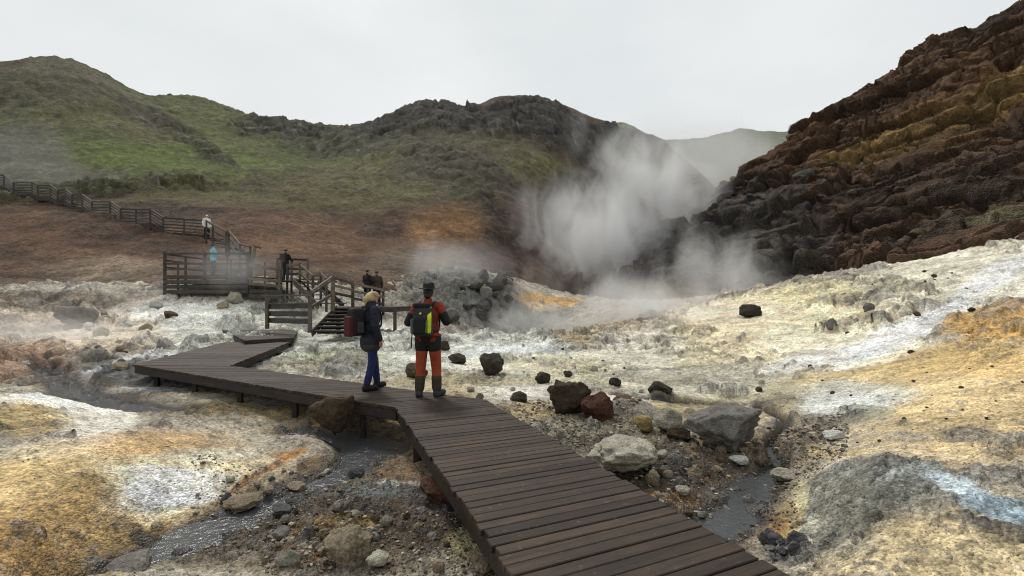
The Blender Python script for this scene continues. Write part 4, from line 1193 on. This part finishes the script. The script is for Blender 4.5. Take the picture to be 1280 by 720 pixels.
backpack(locA, yawA, sA, 'black hiking backpack with bright yellow side strip on the red-jacketed person', None, [
    ('bag', rbox((0, -.25, 1.20), .29, .17, .46, .045), C['charcoal']),
    ('lid', rbox((0, -.25, 1.44), .27, .19, .09, .035), C['black']),
    ('front_pocket', rbox((-.02, -.345, 1.13), .20, .06, .24, .025), C['black']),
    ('yellow_strip', [cp((.115, -.315, 1.05), (.12, -.31, 1.28), .035, .035), cp((.12, -.31, 1.28), (.105, -.25, 1.43), .034, .028)], C['yellow']),
    ('green_strip', [cp((.085, -.345, 1.04), (.09, -.34, 1.20), .02, .02)], C['green']),
    ('badge', [el((-.005, -.352, 1.32), .022, .022, .02)], C['yellow']),
    ('side_pocket', rbox((-.165, -.24, 1.12), .06, .10, .24, .025), C['grey']),
    ('hip_belt', [cp((-.15, -.15, .985), (.15, -.15, .985), .03, .03), cp((.15, -.15, .985), (.195, .02, .97), .028, .024), cp((-.15, -.15, .985), (-.195, .02, .97), .028, .024)], C['red']),
    ('loose_strap', [cp((-.17, -.25, 1.05), (-.185, -.26, .78), .012, .012, 8, 3)], C['black']),
    ('shoulder_strap', strap_prims(1, -.23), C['black']), ('shoulder_strap', strap_prims(-1, -.23), C['black'])])

locB = (*on_deck(463, 486.5)[:2], 0.003); sB = .985
JB = joints(ankL=(-.08, .17, .09), kneeL=(-.09, .12, .5), ankR=(.10, -.12, .09), kneeR=(.10, -.01, .5), elL=(-.25, -.02, 1.15), elR=(.26, -.05, 1.15), wrL=(-.25, .10, .93), wrR=(.25, .06, .90),
            head=(.0, .05, 1.64), hdL=(.02, .2, -1), hdR=(-.02, .25, -1))
yawB = R(-48)
pB = person(locB, yawB, sB, JB, 'blond person in dark jacket and blue leggings standing on the boardwalk', .0075, [
    ('jacket', jacket(JB, .055, .80), C['navy']), ('jacket_hem', [el((0, 0, .89), .215, .18, .13), cp((-.08, 0, .80), (.08, 0, .80), .15, .15)], C['charcoal']),
    ('leggings', trousers(JB, .012, 0, .97), C['blue']), ('shoe', boots(JB, .014, .03, 'L'), C['black']), ('shoe', boots(JB, .014, .03, 'R'), C['black']),
    ('hair', [el((0, .03, 1.655), .084, .098, .10), el((0, -.035, 1.64), .075, .065, .08), el((0, -.095, 1.60), .05, .05, .06), cp((0, -.08, 1.58), (0, -.12, 1.50), .035, .02)], M_BLOND),
    ('cap', [el((0, .06, 1.685), .092, .098, .075), cp((-.05, .13, 1.675), (.05, .13, 1.675), .03, .03)], C['beige']),
    ('collar', [cp((0, -.01, 1.48), (0, .03, 1.54), .09, .08)], C['navy'])])
backpack(locB, yawB, sB, 'black backpack with maroon back panel on the blond person', None, [
    ('bag', rbox((0, -.27, 1.22), .32, .23, .50, .07), C['black']),
    ('back_pocket', rbox((.0, -.40, 1.14), .26, .09, .36, .035), C['maroon']),
    ('side_pocket', rbox((.17, -.26, 1.12), .06, .12, .2, .028), C['charcoal']),
    ('shoulder_strap', strap_prims(1, -.25), C['black']), ('shoulder_strap', strap_prims(-1, -.25), C['black'])])

# people on the stairs and platform
def far_person(px, py_feet, Y, yaw, size, label, J, top, legs, hair, extra=()):
    x, y, z = world_at(px, py_feet, Y)
    g = [('jacket', jacket(J, .035, .84), top), ('trousers', trousers(J, .018, 0, .97), legs), ('boot', boots(J, .02, .12, 'L'), C['black']), ('boot', boots(J, .02, .12, 'R'), C['black']),
         ('hair', [el((J['head'][0], J['head'][1] - .015, J['head'][2] + .03), .083, .098, .092)], hair)]
    return person((x, y, z), R(yaw), size, J, label, .014, g + list(extra))
JL = joints(elR=(.28, .05, 1.18), wrR=(.16, .30, 1.12), elL=(-.28, .05, 1.18), wrL=(-.16, .30, 1.12), hdR=(-.2, 1, -.2), hdL=(.2, 1, -.2))
far_person(266.5, 345.4, 25.6, -40, .99, 'small person in bright turquoise jacket leaning on the platform fence', JL, C['turquoise'], C['charcoal'], M_HAIRD,
           [('waist_cover', [el((0, 0, .88), .19, .15, .07)], C['palegrey'])])
far_person(258.5, 299, 33.6, -120, .98, 'distant person in white hooded top on the hillside stairs', joints(), C['white'], C['black'], C['white'])
pd = far_person(357, 352.5, 25.4, -15, 1.0, 'small dark-clothed person standing behind the right end of the platform fence', JL, C['black'], C['charcoal'], M_HAIRD)
backpack(pd.location, R(-15), 1.0, 'small dark brown backpack on the person behind the platform fence', None, [('bag', rbox((0, -.24, 1.22), .28, .16, .42, .05), C['brown']), ('lid', rbox((0, -.24, 1.44), .25, .17, .08, .03), C['charcoal'])])
far_person(459, 382.5, 22.2, -30, .97, 'dark-clothed person behind the stair railing, left of the pair', JL, C['black'], C['black'], M_HAIRD)
far_person(471, 383, 22.4, 30, .95, 'brown-jacketed person behind the stair railing, right of the pair', joints(), C['brown'], C['black'], M_HAIRD)
# ------------------------------------------------------------------ boulders and stones
def rock_mat(name, c1, c2, scale=6.0, pits=.5, rough=.9):
    m = Mat(name)
    o = m.obj(); p = m.pos()
    n1 = m.noise(scale, 5, .7, p, .4); n2 = m.noise(scale * 7, 4, .7, p)
    c = m.mix(m.ramp(n1, [(.32, 0.0), (.68, 1.0)]), c1, c2)
    c = m.mix(1.0, c, m.ramp(n2, [(.3, .6), (.7, 1.3)]), 'MULTIPLY')
    c = m.mix(1.0, c, m.ramp(m.rnd(), [(0.0, .65), (1.0, 1.35)]), 'MULTIPLY')
    m.link(c, m.b.inputs['Base Color'])
    m.b.inputs['Roughness'].default_value = rough
    m.b.inputs['Specular IOR Level'].default_value = .3
    m.bump(m.math('ADD', n2, m.math('MULTIPLY', m.voronoi(scale * 6, p), pits)), 1.0, .08 / scale * 3)
    return m.m
RM = {'brown': rock_mat('brown_rock', (.055, .038, .024), (.13, .09, .055)), 'rust': rock_mat('rust_rock', (.05, .022, .015), (.10, .042, .026)),
      'pale': rock_mat('pale_rock', (.30, .28, .21), (.48, .45, .36)), 'grey': rock_mat('grey_rock', (.14, .13, .115), (.27, .25, .22)),
      'dark': rock_mat('dark_rock', (.025, .022, .017), (.075, .06, .042)), 'yellow': rock_mat('yellow_rock', (.42, .29, .10), (.55, .42, .2)),
      'tan': rock_mat('tan_rock', (.22, .17, .11), (.38, .31, .22)), 'white': rock_mat('white_rock', (.5, .49, .45), (.66, .65, .6)),
      'slate': rock_mat('slate_rock', (.06, .062, .062), (.15, .155, .155)), 'scree': rock_mat('scree_rock', (.06, .038, .025), (.13, .085, .055), 1.5),
      'soot': rock_mat('soot_rock', (.045, .041, .036), (.10, .092, .08), 1.5)}
def n3(v, f, seed):
    return (perlin(v[:, 0] * f + 3.1, v[:, 1] * f + seed, seed) + perlin(v[:, 1] * f - 7.7, v[:, 2] * f + seed * 2, seed + 1) + perlin(v[:, 2] * f + 1.9, v[:, 0] * f - seed, seed + 2)) / 1.7
def rock_mesh(seed, sub, cuts=11, rough=.10, smooth=True, deep=.45):
    bm = bmesh.new(); bmesh.ops.create_icosphere(bm, subdivisions=sub, radius=1.0)
    v = np.array([p.co[:] for p in bm.verts])
    r = np.random.RandomState(seed)
    for k in range(cuts):
        n = r.normal(size=3); n /= np.linalg.norm(n)
        d = r.uniform(deep, .86)
        v -= np.clip(v @ n - d, 0, None)[:, None] * n[None, :]
    v *= (1 + rough * n3(v, 1.6, seed) + rough * .8 * n3(v, 4.0, seed + 9) + rough * .45 * n3(v, 9.0, seed + 19))[:, None]
    lo, hi = v.min(0), v.max(0)
    v = (v - (lo + hi) / 2) / (hi - lo) * 2
    v[:, 2] += 1                              # base at z = 0, unit box 2 x 2 x 2
    for p, q in zip(bm.verts, v): p.co = q
    me = bpy.data.meshes.new('stone'); bm.to_mesh(me); bm.free()
    me.polygons.foreach_set('use_smooth', [smooth] * len(me.polygons))
    return me
BIG = [rock_mesh(300 + i, 5, 16, .15, True, .58) for i in range(4)]
MID = [rock_mesh(400 + i, 4, 14, .13, True, .55) for i in range(8)]
SMALL = [rock_mesh(500 + i, 2, 8, .10, False) for i in range(14)]
_mat_cache = {}
def rock(name, meshes, k, mat, x, y, z, w, d, h, rot, label, cat, group=None, sink=.18):
    key = (meshes[k % len(meshes)].name, mat)
    if key not in _mat_cache:
        me = meshes[k % len(meshes)].copy(); me.materials.append(RM[mat]); _mat_cache[key] = me
    o = link(name, _mat_cache[key], None, label=label, cat=cat, group=group)
    o.location = (x, y, z - h * sink); o.rotation_euler = (rng.uniform(-.12, .12), rng.uniform(-.12, .12), rot)
    o.scale = (w / 2, d / 2, h * (1 + sink) / 2)
    return o

BOULDERS = [  # centre x, foot y, width, height (photo pixels), colour, mesh kind, label
    (418, 541, 58, 46, 'brown', 0, 'brown pitted boulder beside the near edge of the cross boardwalk'),
    (709, 528, 56, 40, 'brown', 0, 'large block-shaped dark brown boulder right of the boardwalk bend'),
    (746, 534, 42, 34, 'rust', 0, 'reddish brown boulder touching the large block-shaped boulder'),
    (778, 612, 92, 40, 'pale', 0, 'big pale rough slab touching the right edge of the boardwalk'),
    (906, 580, 92, 52, 'grey', 0, 'largest grey flat-faced boulder just above the dark pool'),
    (833, 550, 38, 28, 'pale', 1, 'pale angular stone right beside the yellow stone'),
    (804, 549, 26, 20, 'yellow', 1, 'yellow tan angular stone beside a pale one'),
    (850, 557, 32, 16, 'brown', 1, 'flat brown stone tucked under the pale angular stone'),
    (613, 475, 36, 25, 'dark', 1, 'dark pointed boulder, tallest on the white flat behind the boardwalk bend'),
    (571, 459, 22, 12, 'dark', 1, 'small flat dark rock right of the red-trousered person'),
    (519, 478, 30, 18, 'brown', 1, 'rounded brown rock behind the legs of the red-jacketed person'),
    (556, 444, 14, 12, 'dark', 1, 'small round dark rock at the hip of the red-jacketed person'),
    (679, 482, 22, 13, 'dark', 1, 'rounded dark rock right of the pointed boulder'),
    (650, 505, 24, 12, 'dark', 1, 'low dark rock beside the white patch near the boardwalk bend'),
    (692, 497, 16, 13, 'brown', 1, 'small brown rock on top left of the block-shaped boulder'),
    (769, 488, 16, 10, 'dark', 1, 'small dark rock alone on yellowish ground above the block-shaped boulder'),
    (709, 474, 14, 7, 'dark', 1, 'tiny flat dark rock on the pale flat, right of the rounded dark rock'),
    (780, 512, 26, 13, 'brown', 1, 'dark brown rock just above and right of the reddish boulder'),
    (826, 500, 34, 16, 'dark', 1, 'dark ragged rock at the end of the small creek'),
    (1043, 555, 24, 11, 'white', 1, 'lone white stone on the bank left of the ochre slope'),
    (816, 618, 18, 20, 'tan', 1, 'small upright tan stone at the lower end of the pale slab'),
    (868, 605, 18, 15, 'tan', 1, 'round tan pebble stone in the dark brown mud'),
    (924, 588, 24, 10, 'white', 1, 'flat white stone at the top edge of the pool'),
    (982, 606, 30, 14, 'pale', 1, 'pale flat stone on the right side of the pool'),
    (853, 628, 22, 10, 'pale', 1, 'flat pale stone in rusty mud beside the boardwalk'),
    (165, 719, 66, 24, 'grey', 1, 'flat grey slab at the bottom of the left stream'),
    (432, 722, 56, 44, 'tan', 0, 'large pale tan rock at the bottom edge left of the boardwalk'),
    (612, 722, 48, 24, 'tan', 1, 'rounded tan rock against the boardwalk at the bottom'),
    (472, 722, 30, 14, 'pale', 1, 'small pale smooth stone right of the large tan rock'),
    (360, 722, 30, 18, 'pale', 1, 'pale pointed stone at the bottom edge between slab and tan rock'),
    (556, 636, 64, 36, 'rust', 0, 'dark reddish rock wedged under the left edge of the boardwalk'),
    (370, 619, 26, 10, 'tan', 1, 'low tan stone lying in the left stream'),
    (305, 644, 46, 14, 'tan', 1, 'broad flat tan stone in the middle of the left stream'),
    (447, 601, 22, 11, 'slate', 1, 'dark wet stone at the bend of the left stream'),
    (350, 652, 26, 14, 'slate', 1, 'dark ragged stone on the near bank of the left stream'),
    (937, 402, 26, 16, 'dark', 1, 'dark boulder standing in steam on the cream slope'),
    (1085, 396, 14, 12, 'grey', 1, 'grey round stone high on the pale right slope'),
    (1040, 420, 13, 15, 'grey', 1, 'upright grey stone on the pale right slope left of the round one'),
    (95, 416, 50, 26, 'grey', 1, 'broad brown-grey boulder in the mist at the far left'),
    (293, 383, 22, 14, 'pale', 1, 'pale angular boulder below the right end of the platform'),
    (152, 451, 16, 9, 'dark', 1, 'small black rock above the wet blue-grey patch'),
    (152, 470, 24, 10, 'tan', 1, 'flat tan rock just left of the boardwalk corner'),
    (212, 402, 20, 9, 'brown', 1, 'small brown rock on the white flat below the platform'),
]
surf_all = lambda a, b: np.maximum(np.maximum(ground_base(a, b), hill_tps(a, b) - .6), scree_tps(a, b) - .6)
for k, (px, py, w, h, mat, kind, lab) in enumerate(BOULDERS):
    x, y, z0 = hit(px, py - h * .12, ground_base)
    sc = y / F
    if 'cross boardwalk' in lab:
        yb = 7.38
        rock('boulder', BIG, k, mat, (px - CX) / F * yb, yb, -.42, w * yb / F, .5, .52, .3, lab, 'boulder', None, .2)
        continue
    dpt = w * sc * (rng.uniform(.75, 1.0) if 'cross boardwalk' not in lab else .7)
    y += dpt * (.3 if 'cross boardwalk' not in lab else .2); x = (px - CX) / F * y
    rock('boulder' if w > 30 else 'stone', BIG if kind == 0 else MID, k, mat, x, y, min(ground_z(x, y), z0 + .12), w * y / F, dpt, h * y / F * 1.02, rng.uniform(-.5, .5), lab, 'boulder' if w > 30 else 'stone')

prs = np.random.RandomState(5)
def scatter(n, box, wpx, mats, label, group, name='stone', cat='stone', surf=None, meshes=SMALL, zfun=None, asp=(.45, .8)):
    for k in range(n):
        px, py = prs.uniform(box[0], box[2]), prs.uniform(box[1], box[3])
        x, y, z0 = hit(px, py, surf or ground_base, 1.8 if surf is None else 20)
        t = prs.rand() ** 2.2
        w = (wpx[0] + (wpx[1] - wpx[0]) * t) * y / F
        if any(quad_inside(np.array(x), np.array(y), [DECK_L[i], DECK_R[i], DECK_R[i + 1], DECK_L[i + 1]], w * .5 + .04) > 0 for i in range(4)) and surf is None: continue
        z = ground_z(x, y) if zfun is None else zfun(x, y)
        mt = mats[prs.randint(len(mats))]
        fx_, fy_ = (px - box[0]) / (box[2] - box[0]), (py - box[1]) / (box[3] - box[1])
        where = ('left', 'middle', 'right')[min(2, int(fx_ * 3))]
        dep = 'near' if fy_ > .5 else 'far'
        word = {'soot': 'soot grey', 'scree': 'dark brown', 'slate': 'slate grey', 'dark': 'dark', 'brown': 'brown'}.get(mt, mt)
        szw = 'large' if t > .55 else ('medium' if t > .15 else 'small')
        rock(name, meshes, int(prs.randint(99)), mt, x, y, z, w, w * prs.uniform(.6, 1.0), w * prs.uniform(*asp), prs.uniform(0, 6.28), f'{szw} {word} {label}, {dep} {where} part', cat, group, .25)
scatter(46, (750, 555, 960, 650), (5, 17), ['pale', 'tan', 'brown', 'tan', 'grey'], 'stone in the brown mud between boardwalk and pool', 'stones in the brown mud by the pool')
scatter(52, (350, 640, 625, 716), (6, 20), ['tan', 'brown', 'pale', 'grey', 'brown'], 'stone on the bank left of the near boardwalk', 'stones on the bank left of the boardwalk')
scatter(14, (955, 668, 1008, 706), (12, 24), ['slate', 'slate', 'grey'], 'cobble in the heap below the right mound', 'blue-grey cobbles by the pool')
scatter(20, (250, 588, 460, 660), (6, 16), ['slate', 'tan', 'pale'], 'wet stone along the left stream', 'stones along the left stream')
scatter(38, (1010, 340, 1280, 560), (3, 9), ['dark', 'brown', 'dark'], 'stone lying on the ochre right slope', 'dark stones on the right slope')
scatter(30, (570, 430, 960, 520), (4, 13), ['dark', 'tan', 'pale', 'brown', 'grey', 'tan'], 'loose stone on the pale flat behind the bend', 'stones on the pale flat')
scatter(30, (552, 352, 640, 405), (8, 22), ['soot', 'soot', 'grey'], 'rubble block on the heap below the gully', 'rubble blocks below the gully', 'rubble_block', 'rock')
scatter(30, (20, 378, 330, 470), (6, 20), ['pale', 'grey', 'tan', 'white'], 'rock on the white flat near the platform', 'rocks on the left white flat')
def scree_z(x, y):
    i = np.argmin((sx - x) ** 2 + (sy - y) ** 2)
    return float(szz[i])
scatter(26, (880, 230, 1010, 340), (8, 30), ['soot', 'scree', 'soot'], 'boulder on the shoulder of the scree hill', 'boulders on the grey shoulder of the scree hill', 'boulder', 'boulder', scree_tps, MID, scree_z, (.5, .85))
scatter(40, (1010, 200, 1275, 330), (6, 24), ['scree', 'scree', 'brown'], 'boulder lying on the dark scree hill', 'boulders on the brown scree hill', 'boulder', 'boulder', scree_tps, MID, scree_z, (.45, .8))

# gravel too small to count
def gravel(name, n, boxes, wpx, label, mat, where):
    V, Fc = [], []
    base = [np.array([p.co[:] for p in rock_mesh(900 + i, 1, 5, .1).vertices]) for i in range(6)]
    faces = [tuple(p.vertices) for p in rock_mesh(900, 1, 5, .1).polygons]
    for k in range(n):
        b = boxes[prs.randint(len(boxes))]
        px, py = prs.uniform(b[0], b[2]), prs.uniform(b[1], b[3])
        zg = -.45
        x, y, _ = on_plane(px, py, zg) if b[4] is None else on_plane(px, py, b[4])
        y = min(y, 14); x = (px - CX) / F * y
        z = ground_z(x, y)
        if z < WATER - .02: continue
        w = (wpx[0] + (wpx[1] - wpx[0]) * prs.rand() ** 3) * .5 * y / F
        a = prs.uniform(0, 6.28); c, s = math.cos(a), math.sin(a)
        q = base[prs.randint(6)] * np.array((w, w * .75, w * .5))
        q = np.stack([q[:, 0] * c - q[:, 1] * s + x, q[:, 0] * s + q[:, 1] * c + y, q[:, 2] + z - w * .25], 1)
        o = len(V); V += q.tolist(); Fc += [tuple(i + o for i in f) for f in faces]
    me = bpy.data.meshes.new(name); me.from_pydata(V, [], Fc)
    m = Mat(mat)
    rr = m.node('ShaderNodeNewGeometry').outputs['Random Per Island']
    c = m.ramp(rr, [(0, (.04, .03, .02)), (.45, (.10, .075, .05)), (.8, (.24, .20, .14)), (1, (.48, .45, .38))])
    m.link(m.mix(1.0, c, m.ramp(m.noise(30, 3, .6, m.pos()), [(.3, .7), (.7, 1.2)]), 'MULTIPLY'), m.b.inputs['Base Color'])
    m.b.inputs['Roughness'].default_value = .85
    link(name, me, m.m, kind='stuff', label=label, cat='gravel')
gravel('gravel', 5200, [(730, 545, 1000, 660, None), (330, 640, 640, 719, None), (640, 500, 800, 560, None), (240, 580, 480, 690, None), (960, 530, 1060, 600, -.4)], (2.0, 7.0), 'loose gravel strewn over the mud and stream banks', 'loose_gravel', 'bank')
gravel('gravel', 2600, [(1010, 580, 1280, 715, .05), (20, 560, 330, 715, -.2), (1050, 400, 1280, 580, .25), (20, 640, 200, 715, -.2)], (1.0, 2.6), 'fine dark grit sprinkled over the ochre mounds', 'ochre_grit', 'mounds')
# ------------------------------------------------------------------ steam and haze
def steam_mat(name, dens, scale, lo=.40, hi=.70, rise=.42, seed=0.0, stretch=(1, 1, .55)):
    m = Mat(name)
    m.n.remove(m.b)
    o = m.obj()
    ln = m.node('ShaderNodeVectorMath', operation='LENGTH'); m.link(o, ln.inputs[0])
    fall = m.ramp(ln.outputs['Value'], [(.05, 1.0), (.98, 0.0)])
    fall = m.math('POWER', fall, 1.3)
    mp = m.node('ShaderNodeMapping'); mp.inputs['Scale'].default_value = stretch; mp.inputs['Location'].default_value = (seed, seed * .7, seed * 1.3)
    m.link(m.pos(), mp.inputs[0])
    n = m.noise(scale, 5, .6, mp.outputs[0], 1.6)
    # wisps eat into the edges, the core stays full
    v = m.math('ADD', n, m.math('MULTIPLY', m.math('SUBTRACT', fall, .5), rise))
    d = m.math('MULTIPLY', m.ramp(v, [(lo, 0.0), (hi, 1.0)]), fall)
    pv = m.node('ShaderNodeVolumePrincipled')
    pv.inputs['Color'].default_value = (.995, .995, .995, 1)
    pv.inputs['Anisotropy'].default_value = .1
    m.link(m.math('MULTIPLY', d, dens), pv.inputs['Density'])
    m.link(pv.outputs[0], m.out.inputs['Volume'])
    return m.m
def steam(px, py, Y, wpx, hpx, depth, dens, scale, label, tilt=0.0, **kw):
    bm = bmesh.new(); bmesh.ops.create_icosphere(bm, subdivisions=3, radius=1.0)
    me = bpy.data.meshes.new('steam'); bm.to_mesh(me); bm.free()
    o = link('steam', me, steam_mat('steam', dens, scale, **kw), kind='stuff', label=label, cat='steam')
    o.location = world_at(px, py, Y)
    o.scale = (wpx * Y / F, depth, hpx * Y / F)
    o.rotation_euler = (0, R(tilt), 0)
    return o
steam(740, 300, 54, 150, 110, 7, .60, .22, 'main white steam plume rising from the gully between the hills', 35, seed=1.0)
steam(830, 235, 60, 200, 100, 8, .48, .18, 'upper steam plume drifting right above the gully', 38, seed=3.0)
steam(785, 268, 57, 120, 75, 6, .55, .22, 'thick middle of the steam plume where it leaves the gully', 40, seed=61.0)
steam(905, 190, 90, 260, 95, 22, .060, .07, 'thin steam drifting up over the far ridge', 15, seed=5.0, rise=1.1)
steam(800, 390, 27, 200, 95, 4, .60, .33, 'low steam cloud over the vent at the foot of the dark hill', 14, seed=9.0)
steam(905, 350, 30, 150, 95, 3, .50, .33, 'steam wisp drifting against the base of the dark hill', 35, seed=14.0)
steam(880, 400, 22, 190, 70, 2.5, .34, .4, 'thin steam creeping over the cream slope below the dark hill', 20, seed=71.0)
steam(690, 405, 24, 190, 55, 3, .34, .4, 'flat ground mist over the pale flat right of the hatted person', 4, seed=19.0)
steam(560, 330, 37, 170, 75, 5, .16, .22, 'faint grey mist in front of the orange soil bank', 0, seed=24.0, rise=.7)
steam(60, 420, 17, 220, 56, 4, .24, .3, 'low cream mist over the ground at the far left', 3, seed=29.0, rise=.7)
steam(290, 335, 23.3, 130, 60, 2.0, .18, .4, 'thin steam drifting in front of the viewing platform', 0, seed=34.0, rise=.7)
steam(30, 205, 50, 200, 110, 8, .022, .12, 'thin haze of steam over the left green slope', 15, seed=39.0, rise=.9)
steam(880, 215, 190, 420, 130, 60, .0075, .012, 'pale fog bank filling the valley before the far ridge', 0, seed=47.0, rise=1.2)
